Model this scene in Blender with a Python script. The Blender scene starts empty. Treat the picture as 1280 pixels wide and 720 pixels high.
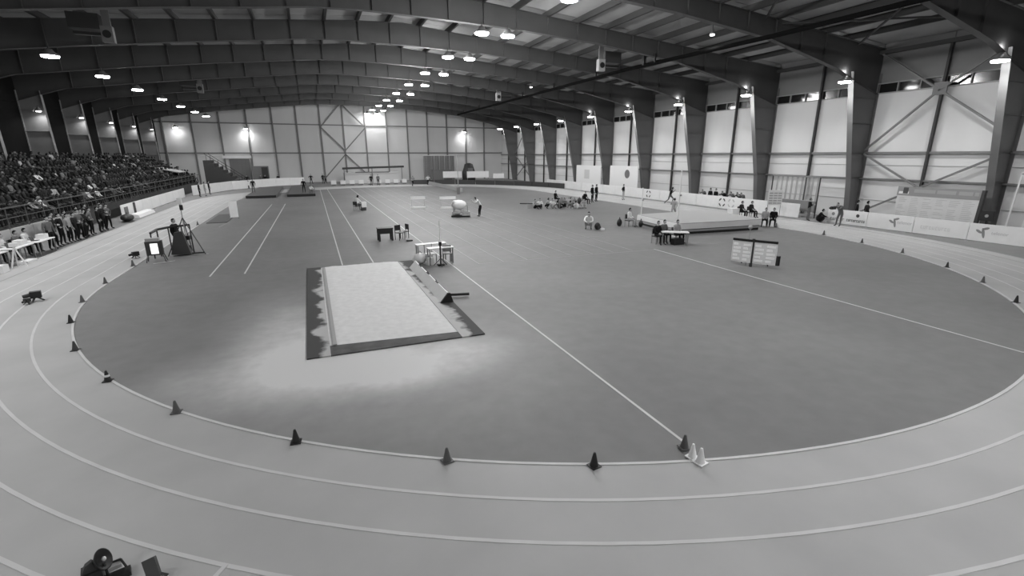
import bpy, bmesh, math, random
from mathutils import Vector, Matrix
random.seed(7)
S = bpy.context.scene
COL = S.collection
PI = math.pi

# ------------------------------------------------------------------ camera
YAW, PITCH, ROLL, CAMH = math.radians(22.382), math.radians(15.574), math.radians(0.129), 5.0
cy, sy = math.cos(YAW), math.sin(YAW)
cp, sp = math.cos(PITCH), math.sin(PITCH)
Rv = Vector((cy, -sy, 0)); Fh = Vector((sy, cy, 0)); Z = Vector((0, 0, 1))
Fv = Fh * cp - Z * sp; Dv = -Fh * sp - Z * cp
cr, sr = math.cos(ROLL), math.sin(ROLL)
right = Rv * cr + Dv * sr; down = -Rv * sr + Dv * cr
camd = bpy.data.cameras.new('camera'); cam = bpy.data.objects.new('camera', camd); COL.objects.link(cam)
up, back = -down, -Fv
cam.matrix_world = Matrix(((right.x, up.x, back.x, 0), (right.y, up.y, back.y, 0), (right.z, up.z, back.z, CAMH), (0, 0, 0, 1)))
camd.sensor_width = 36; camd.lens = 596.64 / 1280 * 36; camd.clip_end = 400; camd.clip_start = .1
S.camera = cam

# ------------------------------------------------------------------ world, exposure
w = bpy.data.worlds.new('night'); S.world = w; w.use_nodes = True
w.node_tree.nodes['Background'].inputs[0].default_value = (.5, .5, .5, 1)
w.node_tree.nodes['Background'].inputs[1].default_value = .004
S.view_settings.view_transform = 'Standard'; S.view_settings.look = 'None'
S.view_settings.exposure = 0.0; S.view_settings.gamma = 1
P_RIGHT, P_CENTRE, P_LEFT, P_FAR, P_POST, P_SMALL = 260, 1020, 330, 85, 30, 25
P_UP = 6
LAMP_E = 60

FR = [16.4 + 8.6 * i - 51.6 for i in range(17)]      # frame lines from behind the camera to the far wall
WR, WL, YN, YF, RIDGE = 39.8, -23.6, -35.0, 102.4, 7.0

# ------------------------------------------------------------------ materials
MATS = {}
def mat(name, v, rough=.6, metal=0, var=0, scale=3, emit=0, bump=0, spec=.5, vscale=None):
    if name in MATS: return MATS[name]
    m = bpy.data.materials.new(name); MATS[name] = m; m.use_nodes = True
    nt = m.node_tree; b = nt.nodes['Principled BSDF']
    b.inputs['Base Color'].default_value = (v, v, v, 1)
    b.inputs['Roughness'].default_value = rough; b.inputs['Metallic'].default_value = metal
    b.inputs['Specular IOR Level'].default_value = spec
    if emit:
        b.inputs['Emission Color'].default_value = (1, 1, 1, 1); b.inputs['Emission Strength'].default_value = emit
    if var or bump:
        tc = nt.nodes.new('ShaderNodeTexCoord'); mp = nt.nodes.new('ShaderNodeMapping')
        nt.links.new(tc.outputs['Object'], mp.inputs[0])
        if vscale: mp.inputs['Scale'].default_value = vscale
        n = nt.nodes.new('ShaderNodeTexNoise'); n.inputs['Scale'].default_value = scale; n.inputs['Detail'].default_value = 5
        nt.links.new(mp.outputs[0], n.inputs[0])
        if var:
            r = nt.nodes.new('ShaderNodeMapRange')
            r.inputs['From Min'].default_value = .25; r.inputs['From Max'].default_value = .75
            r.inputs['To Min'].default_value = v * (1 - var); r.inputs['To Max'].default_value = v * (1 + var)
            nt.links.new(n.outputs['Fac'], r.inputs['Value']); nt.links.new(r.outputs[0], b.inputs['Base Color'])
        if bump:
            bp = nt.nodes.new('ShaderNodeBump'); bp.inputs['Strength'].default_value = bump
            nt.links.new(n.outputs['Fac'], bp.inputs['Height']); nt.links.new(bp.outputs[0], b.inputs['Normal'])
    return m

M_BLACK = mat('black plastic', .012, .5)
M_DARK = mat('dark grey plastic', .035, .55)
M_MID = mat('mid grey', .16, .6)
M_GREY = mat('light grey', .35, .6)
M_WHITE = mat('white paint', .75, .5)
M_PAPER = mat('white board', .92, .6, var=.04, scale=2)
M_STEEL = mat('steel', .3, .4, metal=.6)
M_LAMP = mat('lamp glass', .9, .3, emit=LAMP_E)
M_LAMPS = mat('small lamp glass', .9, .3, emit=9)
M_SCREEN = mat('lit screen', .9, .3, emit=.9)
M_BEAM = mat('painted steel beam', .07, .6, var=.12, scale=.6)
M_COLM = mat('painted steel column', .14, .6, var=.12, scale=.6)
M_COLL = mat('painted steel column in the left wall', .22, .6, var=.12, scale=.6)
M_PURLIN = mat('dark purlin', .035, .6)
M_RAILD = mat('dull railing', .09, .5)
M_RAIL = mat('wall rail', .17, .5)
M_DECK = mat('ceiling sheet', .34, .7, var=.1, scale=.4)
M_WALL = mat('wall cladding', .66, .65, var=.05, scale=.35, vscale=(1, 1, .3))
M_WALLU = mat('shaded upper wall cladding', .2, .65, var=.06, scale=.35)  # wall cladding darkened: shade above the lamps is in the colour
M_WALLF = mat('far wall cladding', .62, .65, var=.05, scale=.35, vscale=(1, 1, .3))
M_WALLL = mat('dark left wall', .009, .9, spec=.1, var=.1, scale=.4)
M_GLASS = mat('dark window glass', .015, .12)
M_SAND = mat('pit sand', .7, .95, var=.07, scale=5, bump=.15, spec=.1)
M_LINE = mat('painted line', .56, .6, var=.06, scale=2)
M_LINEF = mat('faded painted line', .3, .6, var=.1, scale=2)
M_PAD = mat('landing mat vinyl', .5, .5, var=.05, scale=1)
M_SKIN = mat('skin', .38, .55)
M_CON = mat('stand concrete', .05, .8, var=.15, scale=2)

def floor_material():
    """rubber infield with its own sand dust stains around the pit (wear that belongs to the surface)"""
    m = bpy.data.materials.new('rubber infield'); m.use_nodes = True
    nt = m.node_tree; N = nt.nodes.new; L = nt.links.new; b = nt.nodes['Principled BSDF']
    tc = N('ShaderNodeTexCoord')
    def noise(sc, det=5, vs=(1, 1, 1)):
        mp = N('ShaderNodeMapping'); mp.inputs['Scale'].default_value = vs; L(tc.outputs['Object'], mp.inputs[0])
        n = N('ShaderNodeTexNoise'); n.inputs['Scale'].default_value = sc; n.inputs['Detail'].default_value = det
        L(mp.outputs[0], n.inputs[0]); return n.outputs['Fac']
    def mth(op, a, c, clamp=False):
        x = N('ShaderNodeMath'); x.operation = op; x.use_clamp = clamp
        for i, q in enumerate((a, c)):
            if isinstance(q, (int, float)): x.inputs[i].default_value = q
            else: L(q, x.inputs[i])
        return x.outputs[0]
    def blob(cx, cyy, rx, ry, hard):
        """soft elliptical stain, 1 inside"""
        mp = N('ShaderNodeMapping'); mp.vector_type = 'POINT'
        mp.inputs['Location'].default_value = (-cx / rx, -cyy / ry, 0); mp.inputs['Scale'].default_value = (1 / rx, 1 / ry, 0)
        L(tc.outputs['Object'], mp.inputs[0])
        ln = N('ShaderNodeVectorMath'); ln.operation = 'LENGTH'; L(mp.outputs[0], ln.inputs[0])
        r = N('ShaderNodeMapRange'); r.interpolation_type = 'SMOOTHSTEP'
        r.inputs['From Min'].default_value = 1; r.inputs['From Max'].default_value = hard
        r.inputs['To Min'].default_value = 0; r.inputs['To Max'].default_value = 1
        L(ln.outputs['Value'], r.inputs['Value']); return r.outputs[0]
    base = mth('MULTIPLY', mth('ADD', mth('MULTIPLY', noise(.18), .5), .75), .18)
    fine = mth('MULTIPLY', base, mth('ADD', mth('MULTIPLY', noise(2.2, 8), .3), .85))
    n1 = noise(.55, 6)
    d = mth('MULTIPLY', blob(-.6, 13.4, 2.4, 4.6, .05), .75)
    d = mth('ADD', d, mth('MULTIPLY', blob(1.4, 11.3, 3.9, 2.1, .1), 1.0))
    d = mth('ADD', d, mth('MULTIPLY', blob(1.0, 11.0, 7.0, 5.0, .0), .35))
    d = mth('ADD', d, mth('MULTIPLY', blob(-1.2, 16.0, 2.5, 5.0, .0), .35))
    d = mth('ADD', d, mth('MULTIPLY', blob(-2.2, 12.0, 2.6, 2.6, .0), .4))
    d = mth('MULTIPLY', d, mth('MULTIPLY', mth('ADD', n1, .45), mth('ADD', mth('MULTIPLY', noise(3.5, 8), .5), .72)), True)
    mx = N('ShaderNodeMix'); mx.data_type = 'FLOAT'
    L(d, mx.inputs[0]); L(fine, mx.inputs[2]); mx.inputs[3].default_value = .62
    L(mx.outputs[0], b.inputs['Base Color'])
    b.inputs['Roughness'].default_value = .62; b.inputs['Specular IOR Level'].default_value = .35
    return m
M_FLOOR = floor_material()
M_TRACK = mat('rubber running lanes', .41, .62, var=.1, scale=.5, spec=.35)

def rim_material():
    """dark rubber rim with sand spilled over its inner edge"""
    m = bpy.data.materials.new('sanded pit rim'); m.use_nodes = True
    nt = m.node_tree; N = nt.nodes.new; L = nt.links.new; b = nt.nodes['Principled BSDF']
    tc = N('ShaderNodeTexCoord'); n = N('ShaderNodeTexNoise'); n.inputs['Scale'].default_value = 1.1; n.inputs['Detail'].default_value = 8
    L(tc.outputs['Object'], n.inputs[0])
    sx = N('ShaderNodeSeparateXYZ'); L(tc.outputs['Object'], sx.inputs[0])
    a = N('ShaderNodeMath'); a.operation = 'SUBTRACT'; L(sx.outputs[0], a.inputs[0]); a.inputs[1].default_value = 1.8
    ab = N('ShaderNodeMath'); ab.operation = 'ABSOLUTE'; L(a.outputs[0], ab.inputs[0])
    r = N('ShaderNodeMapRange'); r.inputs['From Min'].default_value = 1.75; r.inputs['From Max'].default_value = 2.35
    r.inputs['To Min'].default_value = .62; r.inputs['To Max'].default_value = .22; L(ab.outputs[0], r.inputs['Value'])
    ry = N('ShaderNodeMapRange'); ry.inputs['From Min'].default_value = 17.5; ry.inputs['From Max'].default_value = 20; ry.inputs['To Min'].default_value = .03; ry.inputs['To Max'].default_value = -.09; L(sx.outputs[1], ry.inputs['Value'])
    s0 = N('ShaderNodeMath'); s0.operation = 'ADD'; L(r.outputs[0], s0.inputs[0]); L(ry.outputs[0], s0.inputs[1])
    s = N('ShaderNodeMath'); s.operation = 'ADD'; L(n.outputs['Fac'], s.inputs[0]); L(s0.outputs[0], s.inputs[1])
    r2 = N('ShaderNodeMapRange'); r2.inputs['From Min'].default_value = .92; r2.inputs['From Max'].default_value = 1.04
    r2.inputs['To Min'].default_value = .045; r2.inputs['To Max'].default_value = .46; L(s.outputs[0], r2.inputs['Value'])
    L(r2.outputs[0], b.inputs['Base Color']); b.inputs['Roughness'].default_value = .8
    return m
M_RIM = rim_material()

# ------------------------------------------------------------------ helpers
class MB:
    def __init__(self): self.v = []; self.f = []
    def poly(self, pts):
        n = len(self.v); self.v += [tuple(p) for p in pts]; self.f.append(tuple(range(n, n + len(pts)))); return self
    def box(self, x0, x1, y0, y1, z0, z1):
        return self.hexa([(x0, y0, z0), (x1, y0, z0), (x1, y1, z0), (x0, y1, z0), (x0, y0, z1), (x1, y0, z1), (x1, y1, z1), (x0, y1, z1)])
    def hexa(self, p):
        n = len(self.v); self.v += [tuple(q) for q in p]
        for f in ((0, 3, 2, 1), (4, 5, 6, 7), (0, 1, 5, 4), (1, 2, 6, 5), (2, 3, 7, 6), (3, 0, 4, 7)):
            self.f.append(tuple(n + i for i in f))
        return self
    def cbox(self, x, y, z, sx, sy_, sz): return self.box(x - sx / 2, x + sx / 2, y - sy_ / 2, y + sy_ / 2, z, z + sz)
    def bar(self, a, b, w=.05, h=None, upv=(0, 0, 1)):
        a, b = Vector(a), Vector(b); h = h or w
        d = (b - a).normalized(); u = Vector(upv)
        if abs(d.dot(u)) > .98: u = Vector((0, 1, 0))
        s = d.cross(u).normalized() * w / 2; t = s.normalized().cross(d).normalized() * h / 2
        return self.hexa([a - s - t, a + s - t, b + s - t, b - s - t, a - s + t, a + s + t, b + s + t, b - s + t])
    def tube(self, a, b, r0, r1=None, n=8, caps=True):
        a, b = Vector(a), Vector(b); r1 = r0 if r1 is None else r1
        d = (b - a).normalized(); u = Vector((0, 0, 1)) if abs(d.z) < .9 else Vector((1, 0, 0))
        s = d.cross(u).normalized(); t = s.cross(d)
        k = len(self.v)
        for c, r in ((a, r0), (b, r1)):
            for i in range(n):
                an = 2 * PI * i / n; self.v.append(tuple(c + s * math.cos(an) * r + t * math.sin(an) * r))
        for i in range(n): self.f.append((k + i, k + (i + 1) % n, k + n + (i + 1) % n, k + n + i))
        if caps: self.f.append(tuple(range(k + n - 1, k - 1, -1))); self.f.append(tuple(range(k + n, k + 2 * n)))
        return self
    def lathe(self, prof, n=16, c=(0, 0, 0)):
        k = len(self.v)
        for r, z in prof:
            for i in range(n):
                a = 2 * PI * i / n; self.v.append((c[0] + r * math.cos(a), c[1] + r * math.sin(a), c[2] + z))
        for j in range(len(prof) - 1):
            for i in range(n):
                self.f.append((k + j * n + i, k + j * n + (i + 1) % n, k + (j + 1) * n + (i + 1) % n, k + (j + 1) * n + i))
        self.f.append(tuple(range(k + n - 1, k - 1, -1))); e = k + (len(prof) - 1) * n
        self.f.append(tuple(range(e, e + n)))
        return self
    def sweep(self, pts, r, n=6):
        for a, b in zip(pts, pts[1:]): self.tube(a, b, r, r, n)
        return self
    def ball(self, c, r, n=10, m=6, s=(1, 1, 1)):
        prof = [(max(.001, math.sin(PI * j / m)) * r, -math.cos(PI * j / m) * r * s[2]) for j in range(m + 1)]
        k = len(self.v); self.lathe(prof, n, c)
        for i in range(k, len(self.v)):
            x, y, z = self.v[i]; self.v[i] = (c[0] + (x - c[0]) * s[0], c[1] + (y - c[1]) * s[1], z)
        return self
    def mesh(self, name):
        me = bpy.data.meshes.new(name); me.from_pydata(self.v, [], self.f); me.update(); return me
    def build(self, name, m, parent=None, smooth=False, **kw):
        me = self.mesh(name); me.materials.append(m)
        if smooth:
            for p in me.polygons: p.use_smooth = True
        o = bpy.data.objects.new(name, me); COL.objects.link(o)
        if parent: o.parent = parent
        for k, val in kw.items(): o[k] = val
        return o

def tag(o, label, cat, group=None):
    o['label'] = label; o['category'] = cat
    if group: o['group'] = group
    return o
def thing(name, loc, rz, label, cat, group=None):
    o = bpy.data.objects.new(name, None); COL.objects.link(o); o.empty_display_size = .1
    o.location = loc; o.rotation_euler = (0, 0, rz)
    return tag(o, label, cat, group)
def struct(o): o['kind'] = 'structure'; return o
def inst(name, me, parent=None, loc=(0, 0, 0), rz=0, sc=None):
    o = bpy.data.objects.new(name, me); COL.objects.link(o); o.location = loc; o.rotation_euler = (0, 0, rz)
    if sc: o.scale = sc
    if parent: o.parent = parent
    return o
def copy_tree(o, loc, rz, label, group=None):
    c = o.copy(); COL.objects.link(c); c.location = loc; c.rotation_euler = (0, 0, rz); c['label'] = label
    if group: c['group'] = group
    for ch in o.children:
        d = ch.copy(); COL.objects.link(d); d.parent = c
        for g in ch.children:
            e = g.copy(); COL.objects.link(e); e.parent = d
    return c
def area(name, loc, power, size, aim, parent=None, spread=150, sy2=None):
    l = bpy.data.lights.new(name, 'AREA'); l.energy = power; l.size = size; l.shape = 'DISK'
    if sy2: l.shape = 'RECTANGLE'; l.size_y = sy2
    l.spread = math.radians(spread)
    o = bpy.data.objects.new(name, l); COL.objects.link(o)
    if parent: o.parent = parent
    o.location = loc; o.rotation_euler = Vector(aim).to_track_quat('-Z', 'Y').to_euler()
    return o

# ------------------------------------------------------------------ shell
def chord(x):            # underside of the arched roof beams
    P = [(-24.2, 9.6), (-22.5, 10.2), (-20, 11.0), (-13, 11.9), (-9.9, 12.25), (-6.5, 12.65), (-1.9, 13.1), (.93, 13.42), (4, 13.54), (8, 13.5),
         (14, 13.35), (20.6, 12.95), (24, 12.6), (28, 12.2), (31.5, 11.5), (34.7, 10.85), (36.7, 10.2), (39.8, 9.3)]
    for (a, za), (b, zb) in zip(P, P[1:]):
        if x <= b: return za + (zb - za) * (x - a) / (b - a)
    return P[-1][1]
def deck(x): return 15.5 - .085 * abs(x - RIDGE)
CHX = [-23.6, -22.5, -20, -16.5, -13, -9.9, -6.5, -1.9, .93, 4, 8, 14, 20.6, 24, 28, 31.5, 34.7, 36.7, 39.8]

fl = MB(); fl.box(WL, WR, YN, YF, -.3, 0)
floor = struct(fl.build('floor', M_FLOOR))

C1, C2 = (11.06, 23.57), (11.06, 62.8)
def stadium(r, n=48, off=0):
    p = []
    for i in range(n + 1):
        a = PI + PI * i / n; p.append((C1[0] + r * math.cos(a), C1[1] + r * math.sin(a)))
    for i in range(n + 1):
        a = PI * i / n; p.append((C2[0] + r * math.cos(a), C2[1] + r * math.sin(a)))
    return p
def ring(r0, r1, z0, z1):
    m = MB(); a, b = stadium(r0, 96), stadium(r1, 96); n = len(a)
    m.v = [(x, y, z1) for x, y in a] + [(x, y, z1) for x, y in b] + [(x, y, z0) for x, y in a] + [(x, y, z0) for x, y in b]
    for i in range(n):
        j = (i + 1) % n
        m.f += [(i, n + i, n + j, j), (2 * n + i, i, j, 2 * n + j), (n + i, 3 * n + i, 3 * n + j, n + j)]
    return m
track = ring(19.1, 24.2, -.02, .02).build('running_track', M_TRACK, floor)
for i, r in enumerate((19.12, 19.98, 20.81, 21.70, 22.45, 23.32, 24.1)):
    ring(r - .03, r + .03, .0, .026 if i else .032).build('lane_line', M_LINE if i < 5 else M_LINEF, floor)

def line(a, b, wd=.05, m=M_LINE, z=.006):
    a, b = Vector((a[0], a[1], 0)), Vector((b[0], b[1], 0)); d = (b - a).normalized(); s = Vector((-d.y, d.x, 0)) * wd / 2
    q = MB(); q.hexa([a - s, b - s, b + s, a + s] + [p + Vector((0, 0, z)) for p in (a - s, b - s, b + s, a + s)])
    return q.build('floor_line', m, floor)
line((5.74, 5.75), (5.76, 21.1), .06); line((16.75, 5.6), (17.05, 20.9), .06)
line((16.75, 5.6), (17.4, 5.45), .06)
line((6.9, 21.15), (17.05, 20.8), .05, M_LINEF)
for x0, y0, x1, y1 in ((-4.43, 23.3, -4.05, 57), (-3.1, 23.3, -2.75, 57), (.98, 23.4, 1.2, 80), (2.4, 23.4, 2.25, 80)):
    line((x0, y0), (x1, y1), .06, M_LINE)
for i in range(9):
    x = 5.76 + 1.25 * i
    line((x, 21.1), (x - .1, 82), .05, M_LINEF if i else M_LINE)
for y in (26, 34.5, 43, 52): line((5.7, y), (17, y - .2), .04, M_LINEF)
line((-1.49, 5.88), (-1.75, 5.48), .06, M_LINE, .032)
line((-7.4, 27.3), (-6.6, 27.7), .06, M_LINE); line((-6.3, 29.3), (-5.4, 29.1), .05, M_LINE)
for y in (40, 44): line((-6.5, y), (-6.2, y + 3), .05, M_LINEF)
for s in ((18.5, 30.5, 21.3, 29.7), (19.9, 22.6, 21.4, 20.6), (20.6, 23.2, 22.4, 22.4)): line(s[:2], s[2:], .05, M_LINEF)

# roof: deck panels between purlins, one per frame bay and slope strip
ceil = MB()
for a, b in ((WL, RIDGE), (RIDGE, WR)):
    ceil.hexa([(a, YN, deck(a) + .12), (b, YN, deck(b) + .12), (b, YF, deck(b) + .12), (a, YF, deck(a) + .12),
               (a, YN, deck(a) + .3), (b, YN, deck(b) + .3), (b, YF, deck(b) + .3), (a, YF, deck(a) + .3)])
ceiling = struct(ceil.build('ceiling', M_DECK))
PX = [RIDGE + 2.4 * k for k in range(-12, 13)]
edges = [WL] + PX + [WR]
pm = {}
for i, (a, b) in enumerate(zip(edges, edges[1:])):
    a2, b2 = a + .03, b - .03
    za, zb = deck(a2), deck(b2)
    me = MB().hexa([(a2, .03, za), (b2, .03, zb), (b2, 8.57, zb), (a2, 8.57, za), (a2, .03, za + .1), (b2, .03, zb + .1), (b2, 8.57, zb + .1), (a2, 8.57, za + .1)]).mesh('roof_panel')
    me.materials.append(M_DECK)
    for f in FR[:-1]:
        if f > 100 or f + 8.6 < YN: continue
        inst('roof_panel', me, ceiling, (0, f, 0))
for x in PX:
    MB().box(x - .09, x + .09, YN, YF, deck(x) - .38, deck(x) - .0).build('purlin', M_PURLIN, ceiling)
# arched beams: web, bottom flange, stiffeners in one section each
def beam_mesh():
    m = MB()
    for a, b in zip(CHX, CHX[1:]):
        za, zb = chord(a), chord(b); ta, tb = deck(a) - .36, deck(b) - .36
        m.hexa([(a, -.02, za), (b, -.02, zb), (b, .02, zb), (a, .02, za), (a, -.02, ta), (b, -.02, tb), (b, .02, tb), (a, .02, ta)])
        m.hexa([(a, -.19, za - .03), (b, -.19, zb - .03), (b, .19, zb - .03), (a, .19, za - .03), (a, -.19, za), (b, -.19, zb), (b, .19, zb), (a, .19, za)])
        m.hexa([(a, -.17, ta), (b, -.17, tb), (b, .17, tb), (a, .17, ta), (a, -.17, ta + .03), (b, -.17, tb + .03), (b, .17, tb + .03), (a, .17, ta + .03)])
    return m
bm_ = beam_mesh().mesh('roof_beam'); bm_.materials.append(M_BEAM)
def stiff(x): return MB().box(x - .02, x + .02, -.16, .16, chord(x), deck(x) - .38)
stm = []
for x in PX[1:-1]:
    me = stiff(x).mesh('web_stiffener'); me.materials.append(M_BEAM); stm.append(me)
for f in FR:
    if f < -20 or f > 100: continue
    b = inst('roof_beam', bm_, ceiling, (0, f, 0))
    for me in stm: inst('web_stiffener', me, b)

# roof bracing seen between the two near right frames
for a, b in (((29, 16.6), (36.6, 24.8)), ((36.6, 16.6), (29, 24.8)), ((20.5, 16.6), (27.5, 24.8)), ((27.5, 16.6), (20.5, 24.8))):
    MB().bar((a[0], a[1], deck(a[0]) - .55), (b[0], b[1], deck(b[0]) - .55), .1).build('roof_brace', M_PURLIN, ceiling)

# ---- right wall: cladding panels between posts, windows, rails, columns
wr = struct(MB().box(WR + .12, WR + .4, YN, YF, 0, 16).build('wall_right', M_WALL))
def panel_me(name, y0, y1, z0, z1, m, t=.1):
    me = MB().box(0, t, y0, y1, z0, z1).mesh(name); me.materials.append(m); return me
RZ = [0.0, 3.18, 5.08, 9.3]
pan = [panel_me('wall_panel', .02, 4.28, RZ[i] + .01, RZ[i + 1] - .01, M_WALL) for i in range(3)]
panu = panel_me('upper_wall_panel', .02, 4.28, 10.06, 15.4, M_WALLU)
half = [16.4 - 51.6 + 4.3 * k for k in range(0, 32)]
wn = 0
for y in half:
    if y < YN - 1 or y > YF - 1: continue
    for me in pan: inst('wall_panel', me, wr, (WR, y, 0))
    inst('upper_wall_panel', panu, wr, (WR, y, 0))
frm = MB()
for z in (9.3, 9.98): frm.box(-.06, .1, 0, 4.3, z, z + .07)
for yy in (.0, 1.4, 2.85, 4.24): frm.box(-.06, .1, yy, yy + .06, 9.33, 10.02)
frme = frm.mesh('window_frame'); frme.materials.append(M_GREY)
pane = MB().box(.04, .07, .08, 1.38, 9.35, 10.0).mesh('pane'); pane.materials.append(M_GLASS)
for i, y in enumerate(half):
    if y < YN - 1 or y > YF - 1: continue
    wn += 1
    wo = inst('window_%d' % wn, frme, None, (WR, y, 0)); struct(wo)
    for k in range(3): inst('pane', pane, wo, (0, 1.43 * k, 0))
for z, tt in ((3.18, .12), (5.08, .17)):
    MB().box(WR - .22, WR - .04, YN, YF, z - tt / 2, z + tt / 2).build('wall_rail', M_RAIL, wr)
for z in (1.6, 4.2): MB().box(WR - .03, WR, YN, YF, z - .02, z + .02).build('panel_joint', M_GREY, wr)
def column(parent, mirror, y):
    s = -1 if mirror else 1; X = WL if mirror else WR; M_COLM = M_COLL if mirror else globals()['M_COLM']
    HZ = [(0, 1.95), (10.7, 1.7)] if mirror else [(0, .9), (3, 1.35), (10.7, 3.2)]
    def px(z):
        for (a, wa), (b, wb_) in zip(HZ, HZ[1:]):
            if z <= b: return X - s * (wa + (wb_ - wa) * (z - a) / (b - a))
    m = MB(); zt = 10.7; q = MB()
    for (a, wa), (b, wb_) in zip(HZ, HZ[1:]):
        xa, xb = X - s * wa, X - s * wb_
        m.hexa([(xa, y - .015, a), (X, y - .015, a), (X, y + .015, a), (xa, y + .015, a), (xb, y - .015, b), (X, y - .015, b), (X, y + .015, b), (xb, y + .015, b)])
        q.hexa([(xa - s * .03, y - .2, a), (xa, y - .2, a), (xa, y + .2, a), (xa - s * .03, y + .2, a),
                (xb - s * .03, y - .2, b), (xb, y - .2, b), (xb, y + .2, b), (xb - s * .03, y + .2, b)])
    c = m.build('column', M_COLM, parent)
    q.build('column_flange', M_COLM, c)
    q = MB().box(min(X, X - s * .05), max(X, X - s * .05), y - .2, y + .2, 0, zt); q.build('column_flange', M_COLM, c)
    for z in (3.3, 5.1, 7.2, 9.0):
        q = MB(); a, b = sorted((px(z), X)); q.box(a, b, y - .17, y + .17, z - .012, z + .012); q.build('column_stiffener', M_COLM, c)
    return c
for f in FR:
    if f < 5 or f > 100: continue
    column(wr, False, f)
for f in FR:
    if f < 5 or f > 95: continue
    MB().box(WR - .26, WR - .04, f + 4.23, f + 4.37, 0, 12.2).build('wall_post', M_PURLIN, wr)
    MB().bar((WR - .4, f, 12.1), (WR - .4, f + 8.6, 12.1), .22, .26).build('eaves_beam', M_PURLIN, wr)
def brace(y0, z0, y1, z1, p=wr, x=WR - .42):
    MB().bar((x, y0, z0), (x, y1, z1), .12).build('wall_brace', M_RAIL, p)
for f in (16.4, 85.2):
    brace(f + .2, 6.2, f + 8.4, 12.0); brace(f + 8.4, 5.3, f + 4.3, 9.15); brace(f + 4.3, 9.15, f + .2, 12.0)
    brace(f + 8.4, 5.0, f + .2, .4); brace(f + .2, 5.0, f + 8.4, .4)
MB().cbox(WR - .42, 20.7, 8.8, .1, .8, .8).build('brace_plate', M_RAIL, wr)

# ---- left wall
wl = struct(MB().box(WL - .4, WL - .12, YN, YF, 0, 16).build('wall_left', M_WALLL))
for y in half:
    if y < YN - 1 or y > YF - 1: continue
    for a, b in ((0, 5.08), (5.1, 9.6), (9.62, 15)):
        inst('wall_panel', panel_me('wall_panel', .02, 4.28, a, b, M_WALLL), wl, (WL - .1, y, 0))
for f in FR:
    if f < 5 or f > 100: continue
    column(wl, True, f)

# ---- far wall and the wall behind the camera
wf = struct(MB().box(WL - .4, WR + .4, YF + .12, YF + .4, 0, 16).build('wall_far', M_WALLF))
wb = struct(MB().box(WL - .4, WR + .4, YN - .4, YN, 0, 16).build('wall_back', M_WALLF))
MX = [-22.5, -18.2, -13.9, -9.6] + [-5.4 + 4.1 * k for k in range(11)]
me_x = [WL] + MX + [WR]
for a, b in zip(me_x, me_x[1:]):
    for z0, z1 in ((0, 5.4), (5.42, 10.6), (10.62, 15.4)):
        MB().box(a + .02, b - .02, YF, YF + .1, z0, z1).build('wall_panel', M_WALLF if b > -12 else M_WALLF, wf)
for x in MX:
    MB().box(x - .12, x + .12, YF - .3, YF - .02, 0, deck(x)).build('wall_post', M_RAIL, wf)
for z in (5.45, 10.6): MB().box(WL, WR, YF - .16, YF - .04, z - .1, z + .1).build('wall_rail', M_RAIL, wf)
def fb(x0, z0, x1, z1): MB().bar((x0, YF - .4, z0), (x1, YF - .4, z1), .2).build('wall_brace', M_RAIL, wf)
fb(6.6, 14.4, 2.8, 10.2); fb(2.8, 10.2, 6.9, 5.9); fb(6.9, 14.4, 11, 10.2); fb(11, 10.2, 6.9, 5.9)
fb(6.9, 5.2, 3, 1); fb(6.9, 5.2, 11, 1)

# ------------------------------------------------------------------ lamps
def floodlight(name, loc, power, label, group, size=.45, arm=None, aim=(0, 0, -1), em=M_LAMP, spread=150, lightz=-.22, upl=0, bare=False):
    t = thing(name, loc, 0, label, 'lamp', group)
    MB().lathe([(size * .35, .34), (size * .5, .2), (size, .02), (size * 1.05, -.06), (size * .95, -.06)], 16).build('lamp_housing', M_STEEL, t, True)
    MB().lathe([(size * .9, -.14), (size * .92, -.07)], 16).build('lamp_glass', em, t)
    if arm is not None:
        MB().sweep(arm, .05).build('lamp_arm', M_GREY, t)
    else:
        MB().tube((0, 0, .3), (0, 0, chord(loc[0]) - loc[2] + .05 if size > .3 else .8), .03).build('hanger', M_DARK, t)
    if power and bare:      # bare high-bay bulb under a shallow housing
        l = bpy.data.lights.new(name + '_light', 'POINT'); l.energy = power; l.shadow_soft_size = .2
        o = bpy.data.objects.new(name + '_light', l); COL.objects.link(o); o.parent = t; o.location = (0, 0, -.36)
    elif power: area(name + '_light', (0, 0, lightz), power, size * 1.6, aim, t, spread)
    if upl:      # added uplight above the fitting, brightens the roof sheets
        l = bpy.data.lights.new('added_uplight', 'POINT'); l.energy = upl * 10; l.shadow_soft_size = .2
        o = bpy.data.objects.new('added_uplight', l); COL.objects.link(o); o.parent = t; o.location = (-.1, 0, .55)
    return t
ORD = ['first', 'second', 'third', 'fourth', 'fifth', 'sixth', 'seventh', 'eighth', 'ninth', 'tenth', 'eleventh', 'twelfth', 'thirteenth', 'fourteenth', 'fifteenth', 'sixteenth', 'seventeenth', 'eighteenth', 'nineteenth', 'twentieth', 'twenty-first', 'last']
n_ = 0
for i in range(17):
    f = FR[i]
    if f < 5 or f > 95: continue
    n_ += f > 12
    floodlight('wall_lamp', (36.0, f - .05, 10.05), P_RIGHT * (.35 if f < 12 else 1) if f < 80 else P_FAR * 1.5, ('bright floodlight on an arm on a right-hand wall column, %s from the right edge' % ORD[n_ - 1]) if f > 12 else 'floodlight on a right-hand wall column behind the camera',
               'floodlights on the right-hand columns', .42, [(0, 0, .3), (.25, 0, .34), (.6, 0, .1)], aim=(-.22, 0, -1), upl=P_UP if f < 60 else 0)
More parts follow.
